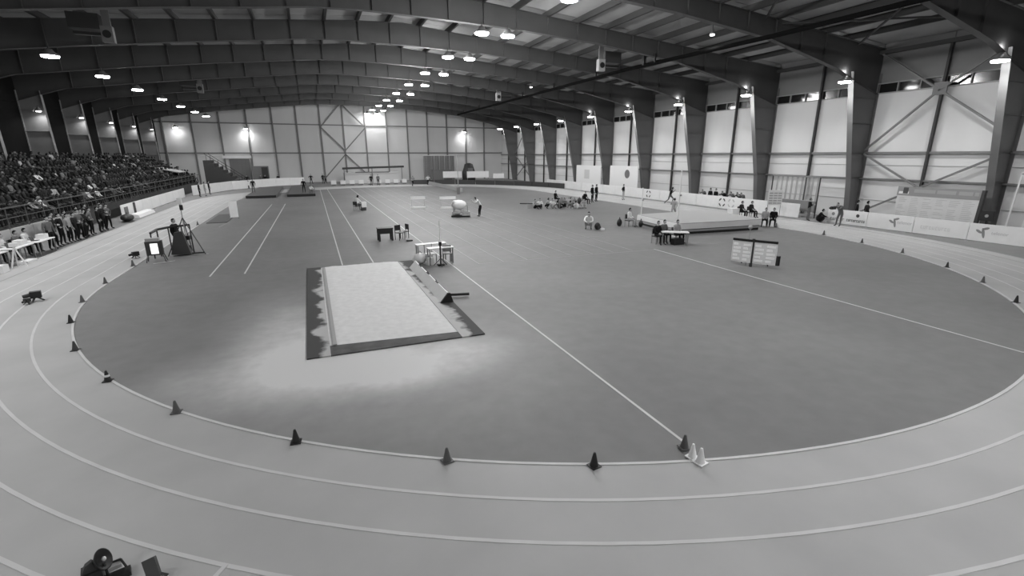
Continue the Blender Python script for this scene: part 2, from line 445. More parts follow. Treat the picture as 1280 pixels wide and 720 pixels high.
for i in range(-5, 9):
    Y = 33.13 + 8.6 * i
    if i == 8: Y = 101.2
    for dx in (-.95, .95):
        floodlight('roof_lamp', (12.47 + dx, Y + (dx > 0) * .1, 12.85), P_CENTRE * (.7 if i > 3 else .5 if i < -1 else 1) if i < 7 else P_FAR * .6, ('%s bright floodlight of the %s roof pair counted from the camera' % ('left' if dx < 0 else 'right', ORD[i + 1])) if i > -2 else 'roof floodlight behind the camera',
                   'paired floodlights under the roof', .48, bare=i < 7)
for i in range(-7, 7):
    Y = 41.27 + 8.6 * i
    floodlight('roof_lamp', (-14.27, Y, 11.1), P_LEFT * (1.35 if i < -2 else 1), ('bright single floodlight in the upper left roof row, %s from the left' % ORD[max(0, i)]) if i >= 0 else 'single roof floodlight outside the left edge of the view',
               'single floodlights over the grandstand side', .48)
for i in range(5):
    Y = 59.4 + 8.6 * i
    floodlight('post_lamp', (-22.1 + (.2 if i else 0), Y - .6, 9.0), P_POST, 'small lamp on an arm on a left-hand wall column, %s from the left' % ORD[i],
               'small lamps on the left-hand columns', .2, [(0, 0, .15), (-.25, 0, .2), (-.4, 0, -.1)], em=M_LAMPS)
for X_, lb in ((-9.8, 'floodlight on the far wall just right of the grandstand'), (31, 'floodlight on the far wall near its right-hand corner'), (-20.5, 'dim floodlight on the far wall behind the grandstand')):
    floodlight('wall_lamp', (X_, YF - 1.0, 9.7), P_FAR * (1 if X_ > -15 else .3), lb, None, .3, [(0, 0, .2), (0, .5, .25), (0, .95, .1)])
for (X_, Y, lb) in ((26.5, 28.2, 'small bright spotlight under the roof beside the long dark pipe'), (25.9, 56.7, 'small spotlight under the roof right of centre, above the wall lamps'),
                    (-11.9, 92, 'small spotlight under the far left of the roof'), (26.4, 87.7, 'small spotlight under the roof near the far right corner')):
    floodlight('spotlight', (X_, Y, 13.0 - .0), P_SMALL, lb, None, .16, em=M_LAMPS)

# pipe under the roof, with hangers
t = thing('ceiling_pipe', (26.4, 0, 12.0), 0, 'long dark pipe hanging under the roof on the right side of the hall', 'pipe')
MB().sweep([(1.5, 4, 0), (.75, 24, 0), (-.5, 37, 0), (-.65, 88, 0)], .14, 10).build('pipe', mat('dull black pipe', .006, .95, spec=.05), t)
for f in FR[1:-1]:
    if f > 30 and f < 88: MB().box(-.6, -.48, f - .3, f - .15, 0, .6).build('hanger', M_BLACK, t)
MB().box(-.45, -.2, 34.9, 35.15, 0, 1.3).build('hanger', M_BLACK, t)

def fan_heater(x, y, lb, k=1, fm=M_GREY):
    t = thing('fan_heater', (x, y, 12.1), 0, lb, 'heater'); t.scale = (k, 1, 1)
    MB().box(-.45, .15, -.05, .35, -.45, .45).build('face_panel', fm, t)
    MB().tube((-.15, -.06, 0), (-.15, -.1, 0), .22, .22, 14).build('outlet', M_BLACK, t)
    MB().box(.15, 1.7, .0, .9, .25, 1.1).build('heater_body', M_DARK, t)
    MB().box(.1, 1.5, -.02, .3, -.1, .05).build('louvre', M_BLACK, t)
    MB().box(-.4, .0, .05, .15, .4, 1.7).build('bracket', M_MID, t)
fan_heater(23.3, 36.7, 'box heater with a pale square face under the roof near the long pipe')
fan_heater(-10.6, 38.9, 'box heater hanging under the roof at the upper left', -1, M_MID)
fan_heater(-10.3, 65, 'box heater hanging under the roof above the left lamp row', -1, M_MID)
fan_heater(23.3, 60.5, 'box heater hanging under the roof in front of the far wall lamps')

# ------------------------------------------------------------------ sand pit
pit = thing('sand_pit', (0, 0, 0), 0, 'long jump sand pit with a dark rim and raked pale sand', 'sand pit')
m = MB(); m.box(-.56, .02, 12.32, 23.2, 0, .035); m.build('rim', M_RIM, pit)
MB().box(3.52, 4.2, 12.26, 23.1, 0, .035).build('rim', M_RIM, pit)
m = MB(); m.hexa([(.02, 12.31, 0), (3.52, 12.27, 0), (3.52, 12.7, 0), (.02, 13.0, 0), (.02, 12.31, .035), (3.52, 12.27, .035), (3.52, 12.7, .035), (.02, 13.0, .035)]); m.build('rim', mat('front rim', .075, .8, var=.5, scale=2.5), pit)
sand = MB(); nx, ny = 36, 80
for j in range(ny + 1):
    for i in range(nx + 1):
        x = .02 + 3.5 * i / nx; y0 = 13.0 - .3 * i / nx; y = y0 + (23.1 - y0) * j / ny
        e = min(i, nx - i, j) / 4; e = min(1, e)
        sand.v.append((x, y, .018 + .035 * e + random.uniform(-.008, .008) * e))
for j in range(ny):
    for i in range(nx):
        k = j * (nx + 1) + i; sand.f.append((k, k + 1, k + nx + 2, k + nx + 1))
s_ = sand.build('sand', M_SAND, pit, True); s_['kind'] = 'stuff'
MB().box(.1, .2, 12.98, 23.0, .03, .062).build('edge_board', M_GREY, pit)
# long white measuring board on the right rim
t = thing('measuring_board', (3.9, 0, .035), 0, 'long white wedge-shaped board lying along the right edge of the sand pit', 'board')
m = MB(); m.hexa([(-.13, 15.7, .0), (.24, 15.7, 0), (.24, 21.5, 0), (-.13, 21.5, 0), (.14, 15.7, .3), (.18, 15.7, .3), (.18, 21.5, .3), (.14, 21.5, .3)]); m.build('panel', M_PAPER, t)
m = MB(); m.hexa([(-.16, 15.6, 0), (.3, 15.6, 0), (.3, 15.69, 0), (-.16, 15.69, 0), (.12, 15.6, .34), (.2, 15.6, .34), (.2, 15.69, .34), (.12, 15.69, .34)]); m.build('end_plate', M_BLACK, t)
for y in (17.2, 18.7, 20.2): MB().bar((.06, y, .4), (.45, y, .0), .04).build('brace', M_DARK, t)
tag(MB().bar((4.15, 16.35, .1), (4.95, 16.15, .1), .09).build('rod', M_BLACK), 'short black rod on the floor at the near end of the white measuring board', 'rod')

# ------------------------------------------------------------------ cones
def cone(x, y, m, label, group=None, band=False, s=1.0):
    t = thing('traffic_cone', (x, y, .026), random.uniform(-.15, .25), label, 'cone', group); s *= .85; t.scale = (s, s, s)
    MB().box(-.105, .105, -.105, .105, 0, .018).build('base', m, t)
    MB().lathe([(.085, .015), (.03, .27), (.022, .3), (.012, .302)], 14).build('cone_body', m, t, False)
    if band: MB().lathe([(.0655, .13), (.055, .185)], 14).build('band', M_WHITE, t)
M_CD = mat('black cone', .015, .5); M_CG = mat('grey cone', .1, .5); M_CW = mat('white cone', .95, .5)
def onring(x, y, dr=.05):
    v = Vector((x - C1[0], y - C1[1])); v = v.normalized() * (19.12 + dr); return C1[0] + v.x, C1[1] + v.y
import mathutils
def G(px, py, z=0.):
    d = right * ((px - 640) / 596.64) + down * ((py - 360) / 596.64) + Fv
    tt = (z - CAMH) / d.z; return d.x * tt, d.y * tt
cl = [(131, 355, 'g', 'grey cone on the far left inner line, farther of two grey ones'), (107, 378, 'g', 'grey cone on the far left inner line, just before the leftmost black cone'),
      (97, 403, 'd', 'black cone at the leftmost point of the inner lane line'), (103, 437, 'm', 'dark grey cone on the inner line next after the leftmost black cone'),
      (143, 475, 'b', 'black cone with a white band on the left bend'), (227, 514, 'g', 'grey cone on the left bend between two black cones'),
      (372, 553, 'd', 'black cone on the inner line below the sand pit'), (559, 578, 'g', 'grey cone on the inner line at the bottom middle'),
      (743, 586, 'd', 'black cone on the inner line at the very front of the bend'), (1275, 438, 'd', 'black cone at the right edge of the picture, on the end of the long line'),
      (1269, 379, 'd', 'black cone on the right bend just inside the frame edge'), (1229, 354, 'g', 'grey cone on the right bend between two black cones'),
      (1185, 335, 'd', 'black cone on the right bend in front of the emblem board'), (1130, 317, 'g', 'grey cone on the right bend below the results board'),
      (1086, 304, 'm', 'dark cone on the far right bend in front of the lettered board'), (1035, 294, 'g', 'faint grey cone on the far right bend below the squatting man'),
      (985, 283, 'g', 'farthest grey cone on the right bend beside the landing mat')]
for px, py, k, lb in cl:
    x, y = onring(*G(px, py))
    cone(x, y, {'g': M_CG, 'd': M_CD, 'b': M_CD, 'm': mat('dark grey cone', .05, .5)}[k], lb, None, k == 'b', 1 if py > 300 else 1.15)
cone(*G(855, 561), M_CG, 'grey cone beside two white cones at the end of the long line')
cone(*G(865, 573), M_CW, 'white cone, the left of the two at the end of the long line')
cone(*G(875, 580), M_CW, 'white cone, the right of the two at the end of the long line', None, False, 1.08)
for px, py, lb in ((155, 334, 'grey cone by the inner line left of the monitor stand'), (262, 281, 'grey cone far along the left straight')):
    x, y = G(px, py); cone(-8.1, y, M_CG, lb, None, False, 1.1)

# ------------------------------------------------------------------ people
def seg_dist(p, a, b):
    ab = b - a; t_ = max(0, min(1, (p - a).dot(ab) / max(1e-9, ab.dot(ab)))); return (p - (a + ab * t_)).length
def person_meshes(name, J, face=Vector((0, -1, 0)), subs=1):
    """J: joint dict (figure looks towards -Y). returns body mesh (slots: skin, top, trousers, shoes, features) and hair mesh"""
    V = []; R_ = []; E = []
    def a(p, r):
        V.append(Vector(p)); R_.append(r); return len(V) - 1
    pel = a(J['pelvis'], (.15, .125)); p, ch, nk = Vector(J['pelvis']), Vector(J['chest']), Vector(J['neck'])
    wa = a(p.lerp(ch, .5), (.135, .105)); c = a(ch, (.165, .12)); n = a(nk, (.06, .06)); hb = a(nk.lerp(Vector(J['head']), .45), (.055, .055))
    E += [(pel, wa), (wa, c), (c, n), (n, hb)]
    for s in 'LR':
        sh = a(J['sh' + s], (.075, .075)); el = a(J['el' + s], (.048, .048)); wr_ = a(J['wr' + s], (.032, .032))
        E += [(c, sh), (sh, el), (el, wr_)]
        hp = a(J['hip' + s], (.1, .1)); kn = a(J['kn' + s], (.065, .065)); an = a(J['an' + s], (.042, .045)); to = a(J['to' + s], (.04, .03))
        E += [(pel, hp), (hp, kn), (kn, an), (an, to)]
    me = bpy.data.meshes.new('tmp'); me.from_pydata([tuple(v) for v in V], E, [])
    o = bpy.data.objects.new('tmp', me); COL.objects.link(o)
    o.modifiers.new('s', 'SKIN'); 
    for i, sv in enumerate(me.skin_vertices[0].data): sv.radius = R_[i]; sv.use_root = (i == 0)
    ss = o.modifiers.new('u', 'SUBSURF'); ss.levels = subs; ss.render_levels = subs
    bpy.context.view_layer.update()
    dg = bpy.context.evaluated_depsgraph_get()
    bme = bpy.data.meshes.new_from_object(o.evaluated_get(dg))
    bpy.data.objects.remove(o)
    bm = bmesh.new(); bm.from_mesh(bme); bpy.data.meshes.remove(bme)
    segs = [(p, ch, 1), (ch, nk, 1), (nk, Vector(J['head']), 0)]
    for s in 'LR':
        g = lambda k: Vector(J[k + s])
        segs += [(g('sh'), g('el'), 1), (g('el'), g('wr'), 1), (ch, g('sh'), 1), (g('hip'), g('kn'), 2), (g('kn'), g('an'), 2), (g('an'), g('to'), 3), (p, g('hip'), 2)]
    for f in bm.faces:
        cc = f.calc_center_median(); f.material_index = min(segs, key=lambda q: seg_dist(cc, q[0], q[1]))[2]
        if seg_dist(cc, nk.lerp(Vector(J['head']), .15), Vector(J['head'])) < .075: f.material_index = 0
        f.smooth = True
    def add(mb, mi, smooth=True):
        vs = [bm.verts.new(v) for v in mb.v]
        for f in mb.f:
            try:
                ff = bm.faces.new([vs[i] for i in f]); ff.material_index = mi; ff.smooth = smooth
            except ValueError: pass
    # head with nose, ears, eyes, mouth
    hd = Vector(J['head']); fd = Vector(J.get('look', (0, -1, 0))).normalized(); upv = Vector((0, 0, 1)) - fd * fd.z; upv.normalize(); sd = fd.cross(upv)
    def hp_(x, y, z): return hd + sd * x + fd * y + upv * z
    mb = MB(); nn, mm = 12, 8
    for j in range(mm + 1):
        th = PI * j / mm
        for i in range(nn):
            ph = 2 * PI * i / nn; zz = -math.cos(th); rr = max(.02, math.sin(th))
            wx = .076 * rr * (1 - .18 * max(0, -zz)); wy = .095 * rr
            mb.v.append(tuple(hp_(wx * math.cos(ph), wy * math.sin(ph) + (.012 if zz < 0 else 0), .118 * zz)))
    for j in range(mm):
        for i in range(nn): mb.f.append((j * nn + i, j * nn + (i + 1) % nn, (j + 1) * nn + (i + 1) % nn, (j + 1) * nn + i))
    add(mb, 0)
    mb = MB(); mb.tube(hp_(0, .085, .015), hp_(0, .118, -.02), .008, .014, 5); add(mb, 0)
    for s in (-1, 1):
        mb = MB(); mb.ball(tuple(hp_(s * .077, -.005, -.005)), .022, 6, 4); add(mb, 0)
        mb = MB(); mb.ball(tuple(hp_(s * .03, .085, .012)), .009, 6, 4); add(mb, 4)
    mb = MB(); mb.tube(hp_(-.022, .09, -.05), hp_(.022, .09, -.05), .006, .006, 5); add(mb, 4)
    # hands: palm, four fingers, thumb
    for s, sg in (('L', -1), ('R', 1)):
        el, wq = Vector(J['el' + s]), Vector(J['wr' + s]); d = (wq - el).normalized()
        d = (d + Vector(J.get('hd' + s, (0, 0, 0)))).normalized()
        q = d.cross(Vector((sg, 0, .1))).normalized(); u = d.cross(q).normalized()
        mb = MB(); pc = wq + d * .005
        mb.hexa([pc - q * .028 - u * .016, pc + q * .028 - u * .016, pc + q * .042 - u * .013 + d * .095, pc - q * .042 - u * .013 + d * .095,
                 pc - q * .028 + u * .016, pc + q * .028 + u * .016, pc + q * .042 + u * .013 + d * .095, pc - q * .042 + u * .013 + d * .095])
        for k, ln in enumerate((.062, .074, .07, .054)):
            b0 = pc + d * .09 + q * (-.031 + .0205 * k); b1 = b0 + d * ln * .55 - u * sg * .006; b2 = b1 + d * ln * .42 - u * sg * .022
            mb.tube(b0, b1, .0095, .0085, 5); mb.tube(b1, b2, .0085, .006, 5)
        b0 = pc + d * .025 + q * -.03; b1 = b0 - q * .03 + d * .035; mb.tube(b0, b1, .012, .01, 5); mb.tube(b1, b1 + d * .03 - u * sg * .01, .01, .007, 5)
        add(mb, 0)
    body = bpy.data.meshes.new(name); bm.to_mesh(body); bm.free()
    for m_ in (M_SKIN, M_DARK, M_DARK, M_BLACK, M_BLACK): body.materials.append(m_)
    # hair cap
    mb = MB(); nn, mm = 12, 5
    for j in range(mm + 1):
        th = PI * (.30 + .70 * j / mm)
        for i in range(nn):
            ph = 2 * PI * i / nn; zz = -math.cos(th); rr = max(.02, math.sin(th)); yy = math.sin(ph)
            zz2 = zz if yy < .25 else max(zz, .32 + .2 * yy)
            rr2 = rr if yy < .25 else math.sqrt(max(.0004, 1 - zz2 * zz2)) if zz2 < .999 else .02
            mb.v.append(tuple(hp_(.083 * rr2 * math.cos(ph), .102 * rr2 * yy - .004, .126 * zz2)))
    for j in range(mm):
        for i in range(nn): mb.f.append((j * nn + i, j * nn + (i + 1) % nn, (j + 1) * nn + (i + 1) % nn, (j + 1) * nn + i))
    hair = mb.mesh('hair'); hair.materials.append(M_BLACK)
    for pl in hair.polygons: pl.use_smooth = True
    return body, hair
def J0(**k):
    j = dict(pelvis=(0, 0, .96), chest=(0, .01, 1.33), neck=(0, .01, 1.5), head=(0, -.01, 1.66),
             shL=(-.19, .01, 1.42), shR=(.19, .01, 1.42), elL=(-.26, .03, 1.14), elR=(.26, .03, 1.14), wrL=(-.27, -.06, .9), wrR=(.27, -.06, .9),
             hipL=(-.09, 0, .9), hipR=(.09, 0, .9), knL=(-.12, -.02, .5), knR=(.12, -.02, .5), anL=(-.14, .03, .09), anR=(.14, .03, .09), toL=(-.17, -.13, .04), toR=(.17, -.13, .04))
    j.update(k); return j
POSES = {
 'stand': J0(),
 'fold': J0(elL=(-.29, -.04, 1.18), elR=(.29, -.04, 1.18), wrL=(.06, -.22, 1.2), wrR=(-.06, -.24, 1.25), anL=(-.17, .03, .09), anR=(.17, .03, .09)),
 'hips': J0(elL=(-.42, .06, 1.2), elR=(.42, .06, 1.2), wrL=(-.2, -.05, 1.04), wrR=(.2, -.05, 1.04), knL=(-.16, -.02, .5), knR=(.16, -.02, .5), anL=(-.22, .03, .09), anR=(.22, .03, .09), toL=(-.27, -.12, .04), toR=(.27, -.12, .04)),
 'camera': J0(pelvis=(0, .16, .95), chest=(0, -.1, 1.27), neck=(0, -.22, 1.4), head=(0, -.33, 1.5), shL=(-.18, -.13, 1.36), shR=(.18, -.13, 1.36), elL=(-.22, -.4, 1.2), elR=(.22, -.4, 1.2), wrL=(-.08, -.6, 1.34), wrR=(.08, -.6, 1.34),
              hipL=(-.09, .14, .89), hipR=(.09, .14, .89), knL=(-.12, .02, .5), knR=(.12, .06, .5)),
 'sit': J0(pelvis=(0, 0, .52), chest=(0, .02, .9), neck=(0, -.01, 1.07), head=(0, -.05, 1.23), shL=(-.19, .01, .99), shR=(.19, .01, .99), elL=(-.24, -.06, .72), elR=(.24, -.06, .72), wrL=(-.13, -.3, .64), wrR=(.13, -.3, .64),
           hipL=(-.1, -.03, .5), hipR=(.1, -.03, .5), knL=(-.14, -.46, .52), knR=(.14, -.46, .52), anL=(-.15, -.48, .09), anR=(.15, -.46, .09), toL=(-.17, -.64, .04), toR=(.17, -.62, .04)),
 'sit2': J0(pelvis=(0, 0, .52), chest=(.02, -.1, .88), neck=(.03, -.18, 1.03), head=(.05, -.25, 1.17), look=(.5, -1, -.1), shL=(-.17, -.1, .96), shR=(.2, -.1, .96), elL=(-.22, -.3, .74), elR=(.24, -.3, .74), wrL=(-.06, -.48, .66), wrR=(.08, -.46, .68),
            hipL=(-.1, -.03, .5), hipR=(.1, -.03, .5), knL=(-.17, -.46, .52), knR=(.17, -.44, .52), anL=(-.12, -.42, .09), anR=(.2, -.5, .09), toL=(-.14, -.58, .04), toR=(.22, -.66, .04)),
 'floor': J0(pelvis=(0, 0, .13), chest=(0, -.03, .5), neck=(0, -.07, .66), head=(0, -.12, .81), shL=(-.19, -.03, .6), shR=(.19, -.03, .6), elL=(-.3, -.2, .42), elR=(.3, -.2, .42), wrL=(-.14, -.42, .42), wrR=(.14, -.42, .42),
             hipL=(-.1, -.04, .12), hipR=(.1, -.04, .12), knL=(-.2, -.42, .42), knR=(.2, -.42, .42), anL=(-.14, -.7, .09), anR=(.14, -.72, .09), toL=(-.16, -.86, .05), toR=(.16, -.88, .05)),
 'lie': J0(pelvis=(0, 0, .13), chest=(.02, .26, .38), neck=(.03, .34, .53), head=(.03, .34, .69), shL=(-.17, .28, .48), shR=(.2, .28, .48), elL=(-.28, .45, .26), elR=(.3, .45, .26), wrL=(-.25, .5, .06), wrR=(.28, .5, .06),
           hipL=(-.1, -.04, .12), hipR=(.1, -.04, .12), knL=(-.12, -.46, .16), knR=(.12, -.44, .3), anL=(-.13, -.88, .08), anR=(.13, -.72, .09), toL=(-.16, -.95, .18), toR=(.16, -.88, .06)),
 'squat': J0(pelvis=(0, .12, .3), chest=(0, -.06, .62), neck=(0, -.14, .77), head=(0, -.2, .92), shL=(-.19, -.07, .71), shR=(.19, -.07, .71), elL=(-.24, -.3, .52), elR=(.24, -.3, .52), wrL=(-.08, -.46, .46), wrR=(.08, -.46, .46),
             hipL=(-.1, .1, .28), hipR=(.1, .1, .28), knL=(-.18, -.3, .48), knR=(.18, -.28, .46), anL=(-.14, -.02, .09), anR=(.14, .0, .09), toL=(-.17, -.19, .04), toR=(.17, -.17, .04)),
 'run': J0(chest=(0, -.1, 1.3), neck=(0, -.16, 1.46), head=(0, -.22, 1.6), shL=(-.19, -.1, 1.39), shR=(.19, -.1, 1.39), elL=(-.3, .16, 1.2), elR=(.28, -.28, 1.16), wrL=(-.24, -.02, 1.02), wrR=(.16, -.46, 1.36),
           knL=(-.1, -.32, .62), knR=(.1, .1, .5), anL=(-.11, -.22, .22), anR=(.1, .42, .26), toL=(-.12, -.4, .17), toR=(.1, .46, .12)),
}
PM = {k: person_meshes(k, v) for k, v in POSES.items()}
CL = {'k': mat('black cloth', .009, .9, spec=.2), 'd': mat('dark cloth', .022, .9, spec=.2), 'm': mat('mid grey cloth', .11, .8), 'l': mat('light grey cloth', .32, .8), 'w': mat('white cloth', .7, .8), 's': M_SKIN,
      'h': mat('fair hair', .2, .6)}
CL['f'] = mat('shaded skin in the stand', .085, .7, spec=.2)  # darker copy of the skin, the dim stand's shade put into its colour
def person(pose, x, y, rz, top, leg, label, hair='k', z=0, group=None, s=1.0, name='person', skin='s'):
    body, hm = PM[pose]
    if pose == 'run': z -= .09
    o = bpy.data.objects.new(name, body); COL.objects.link(o); o.location = (x, y, z); o.rotation_euler = (0, 0, rz); o.scale = (s, s, s)
    tag(o, label, 'person', group)
    for i, mm_ in ((0, CL[skin]), (1, CL[top]), (2, CL[leg])):
        o.material_slots[i].link = 'OBJECT'; o.material_slots[i].material = mm_
    h = bpy.data.objects.new('hair', hm); COL.objects.link(h); h.parent = o
    h.material_slots[0].link = 'OBJECT'; h.material_slots[0].material = CL[hair]
    return o
def face(x, y, tx, ty): return math.atan2(tx - x, -(ty - y))    # figures look towards -Y at rz 0

# ------------------------------------------------------------------ grandstand on the left
st = thing('grandstand', (0, 0, 0), 0, 'dark stepped grandstand along the left wall filled with spectators', 'grandstand')
GX, GZ, DX, DZ, NR = -15.6, 1.25, .9, .46, 7
SY0, SY1 = 20, 86
for k in range(NR):
    MB().box(-21.5 if k == NR - 1 else GX - DX * (k + 1), GX - DX * k, SY0, SY1, 0, GZ + DZ * k).build('step', M_CON, st)
for k in range(NR):
    MB().box(GX - DX * k - .62, GX - DX * k - .3, SY0 + .3, SY1 - .3, GZ + DZ * k + .32, GZ + DZ * k + .4).build('bench', M_DARK, st)
    for j in range(12):
        y = SY0 + .5 + j * 5.8
        MB().box(GX - DX * k - .5, GX - DX * k - .42, y, y + .08, GZ + DZ * k, GZ + DZ * k + .33).build('bench_leg', M_DARK, st)
m = MB()
rail = thing('guard_rail', (-15.25, 0, 0), 0, 'grey steel guard rail along the front of the grandstand', 'railing')
MB().box(-.03, .03, SY0, 86, 2.28, 2.34).build('top_rail', M_RAILD, rail)
MB().box(-.02, .02, SY0, 86, 1.75, 1.79).build('mid_rail', M_RAILD, rail)
for j in range(34): MB().box(-.025, .025, SY0 + 2 * j, SY0 + 2 * j + .05, 1.2, 2.3).build('rail_post', M_RAILD, rail)
for j in range(10):
    y = SY0 + 2.4 * j
    tag(MB().box(-15.5, -15.42, y + .03, y + 2.37, .0, 1.16).build('front_panel', mat('stand front panel', .6, .6, var=.1, scale=1)), 'pale grey panel on the grandstand front, %s from the near end' % ORD[j], 'panel', 'pale panels on the grandstand front')
# far end block with stairs
t = thing('stair_block', (-13.2, 88, 0), 0, 'dark stair block at the far end of the grandstand', 'stairs')
for k in range(9): MB().box(-1.5, 4.2 - .6 * k, -1.5, 2.0, .48 * k, .48 * (k + 1)).build('step', M_DARK, t)
for k in (0, 1):
    MB().bar((4.2, -1.5 + 3.4 * k, 1.1), (-1.2, -1.5 + 3.4 * k, 5.3), .07).build('handrail', M_BLACK, t)
    for j in range(6): MB().bar((4.0 - 1.0 * j, -1.5 + 3.4 * k, .3 + .76 * j), (4.0 - 1.0 * j, -1.5 + 3.4 * k, 1.25 + .76 * j), .06).build('rail_post', M_BLACK, t)
t = thing('canopy', (-17.6, 79, 3.7), 0, 'small light grey canopy roof at the far end of the grandstand', 'canopy')
m = MB(); m.hexa([(-2.2, -2, .0), (1.6, -2, -.9), (1.6, 2, -.9), (-2.2, 2, 0), (-2.2, -2, .08), (1.6, -2, -.8), (1.6, 2, -.8), (-2.2, 2, .08)]); m.build('roof_sheet', mat('canopy sheet', .3, .6), t)
for a in (-2.1, 1.5):
    for b in (-1.9, 1.9): MB().tube((a, b, -2.3 if a > 0 else -1.2), (a, b, -.02 if a < 0 else -.9), .04).build('post', M_STEEL, t)

seats = []
for k in range(NR):
    y = SY0 + 2
    while y < SY1 - .8:
        y += random.uniform(.56, .74)
        if random.random() < .07: continue
        seats.append((GX - DX * k - .46, y, GZ + DZ * k, k))
vis = [s for s in seats if s[1] > 31 + (s[0] - GX) * -2.2]
vis.sort(key=lambda s: s[1] - 3 * s[3] * .2)
near, rest = vis[:300], vis[300:]
WORD = {'k': 'black', 'd': 'dark', 'm': 'grey', 'l': 'light grey', 'w': 'white', 'h': 'fair'}
def crowd_cols():
    return random.choices('kdmlw', (54, 30, 10, 4, 2))[0], random.choices('kdm', (70, 25, 5))[0], random.choices('kdh', (60, 30, 10))[0]
for (x, y, z, k) in near:
    tp, lg, hr = crowd_cols(); ps = random.choice(('sit', 'sit', 'sit2'))
    row = ('front', 'second', 'third', 'fourth', 'fifth', 'sixth', 'top')[k]
    sec = 'above the timing tables' if y < 36 else 'above the standing line' if y < 49 else 'above the left boards' if y < 60 else 'toward its far end'
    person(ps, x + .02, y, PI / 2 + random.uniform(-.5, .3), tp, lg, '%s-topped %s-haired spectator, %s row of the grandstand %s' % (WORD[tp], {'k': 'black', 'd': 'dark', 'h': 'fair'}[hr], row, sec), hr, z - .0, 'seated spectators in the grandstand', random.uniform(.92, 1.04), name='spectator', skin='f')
# the rest of the crowd: one object
vv, ff, mi = [], [], []
for (x, y, z, k) in rest:
    tp = random.choices((1, 2, 3, 4), (40, 33, 15, 12))[0]
    src = PM[random.choice(('sit', 'sit2'))][0]
    rot = Matrix.Translation((x, y, z)) @ Matrix.Rotation(PI / 2 + random.uniform(-.5, .3), 4, 'Z'); n0 = len(vv)
    vv += [tuple(rot @ v.co) for v in src.vertices]
    for pl in src.polygons:
        ff.append(tuple(n0 + i for i in pl.vertices)); mi.append({0: 0, 1: tp, 2: 1, 3: 1, 4: 1}[pl.material_index])
    hs = PM['sit'][1] if src is PM['sit'][0] else PM['sit2'][1]; n0 = len(vv)
    vv += [tuple(rot @ v.co) for v in hs.vertices]
    for pl in hs.polygons: ff.append(tuple(n0 + i for i in pl.vertices)); mi.append(1)
if vv:
    me = bpy.data.meshes.new('distant_crowd'); me.from_pydata(vv, [], ff)
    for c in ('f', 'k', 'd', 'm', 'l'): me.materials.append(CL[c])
    me.polygons.foreach_set('material_index', mi); me.update()
    o = bpy.data.objects.new('distant_crowd', me); COL.objects.link(o); o['kind'] = 'stuff'
    tag(o, 'distant crowd filling the far part of the grandstand', 'crowd')

# people standing at the front of the stand, beside the track
spots = [(85, 312), (93, 309), (99, 306), (106, 303), (112, 301), (119, 299), (127, 297), (133, 295), (139, 293), (145, 290), (150, 288), (155, 286), (90, 303), (103, 298), (117, 293), (131, 289), (143, 284)]
for i, (px, py) in enumerate(spots):
    x, y = G(px, py); x = -13.6 - (.75 if i > 11 else 0) + random.uniform(-.1, .1); y = y + .3
    tp = 'mdkldmkdmkdmkmlkd'[i]; ps = ('stand', 'fold', 'hips')[i % 3]
    ordw = ['first', 'second', 'third', 'fourth', 'fifth', 'sixth', 'seventh', 'eighth', 'ninth', 'tenth', 'eleventh', 'last']
    lb = ('person in a %s top standing in the trackside line, %s from the tables' % (WORD[tp], ordw[i])) if i < 12 else \
         ('person in a %s top behind the trackside line, %s from the tables' % (WORD[tp], ordw[i - 12]))
    person(ps, x, y, PI / 2 + random.uniform(-.5, .4), tp, 'k', lb, s=random.uniform(.95, 1.05))
# dark equipment bags at the end of the standing line
t = thing('equipment_bag', (-13.7, 46.6, 0), .2, 'large black equipment bag on the floor beside the white boards', 'bag')
MB().ball((0, 0, .3), .45, 12, 8, (1, 2.2, .62)).build('bag_body', M_BLACK, t, True); MB().sweep([(0, -.4, .52), (0, -.2, .7), (0, .2, .7), (0, .4, .52)], .025).build('strap', M_DARK, t)

def table(x, y, rz, lx, ly, h, label, top=M_WHITE, leg=M_STEEL, cloth=False, name='folding_table', apron=None):
    t = thing(name, (x, y, 0), rz, label, 'table')
    MB().box(-lx / 2, lx / 2, -ly / 2, ly / 2, h - .04, h).build('tabletop', top, t)
    for a in (-1, 1):
        for b in (-1, 1): MB().box(a * (lx / 2 - .06) - .025, a * (lx / 2 - .06) + .025, b * (ly / 2 - .06) - .025, b * (ly / 2 - .06) + .025, 0, h - .04).build('leg', leg, t)
    if apron:
        MB().box(-lx / 2 + .02, lx / 2 - .02, -ly / 2 + .0, -ly / 2 + .04, h - apron, h - .04).build('apron', top, t)
    return t
def chair(x, y, rz, label, m=M_DARK, name='chair', group=None):
    t = thing(name, (x, y, 0), rz, label, 'chair', group)
    MB().box(-.22, .22, -.22, .22, .42, .46).build('seat', m, t)
    MB().box(-.21, .21, .2, .23, .55, .88).build('backrest', m, t)
    for a in (-1, 1):
        for b in (-1, 1): MB().bar((a * .2, b * .2, 0), (a * .2, b * .2, .88 if b > 0 else .43), .03).build('leg', M_STEEL if m is not M_BLACK else M_BLACK, t)
    return t
tb = [(-13.75, 28.4, 'white timing table nearest the left edge of the picture'), (-13.7, 30.6, 'white timing table in the middle of the three by the grandstand'), (-13.6, 32.6, 'white timing table farthest from the left edge, by the standing people')]
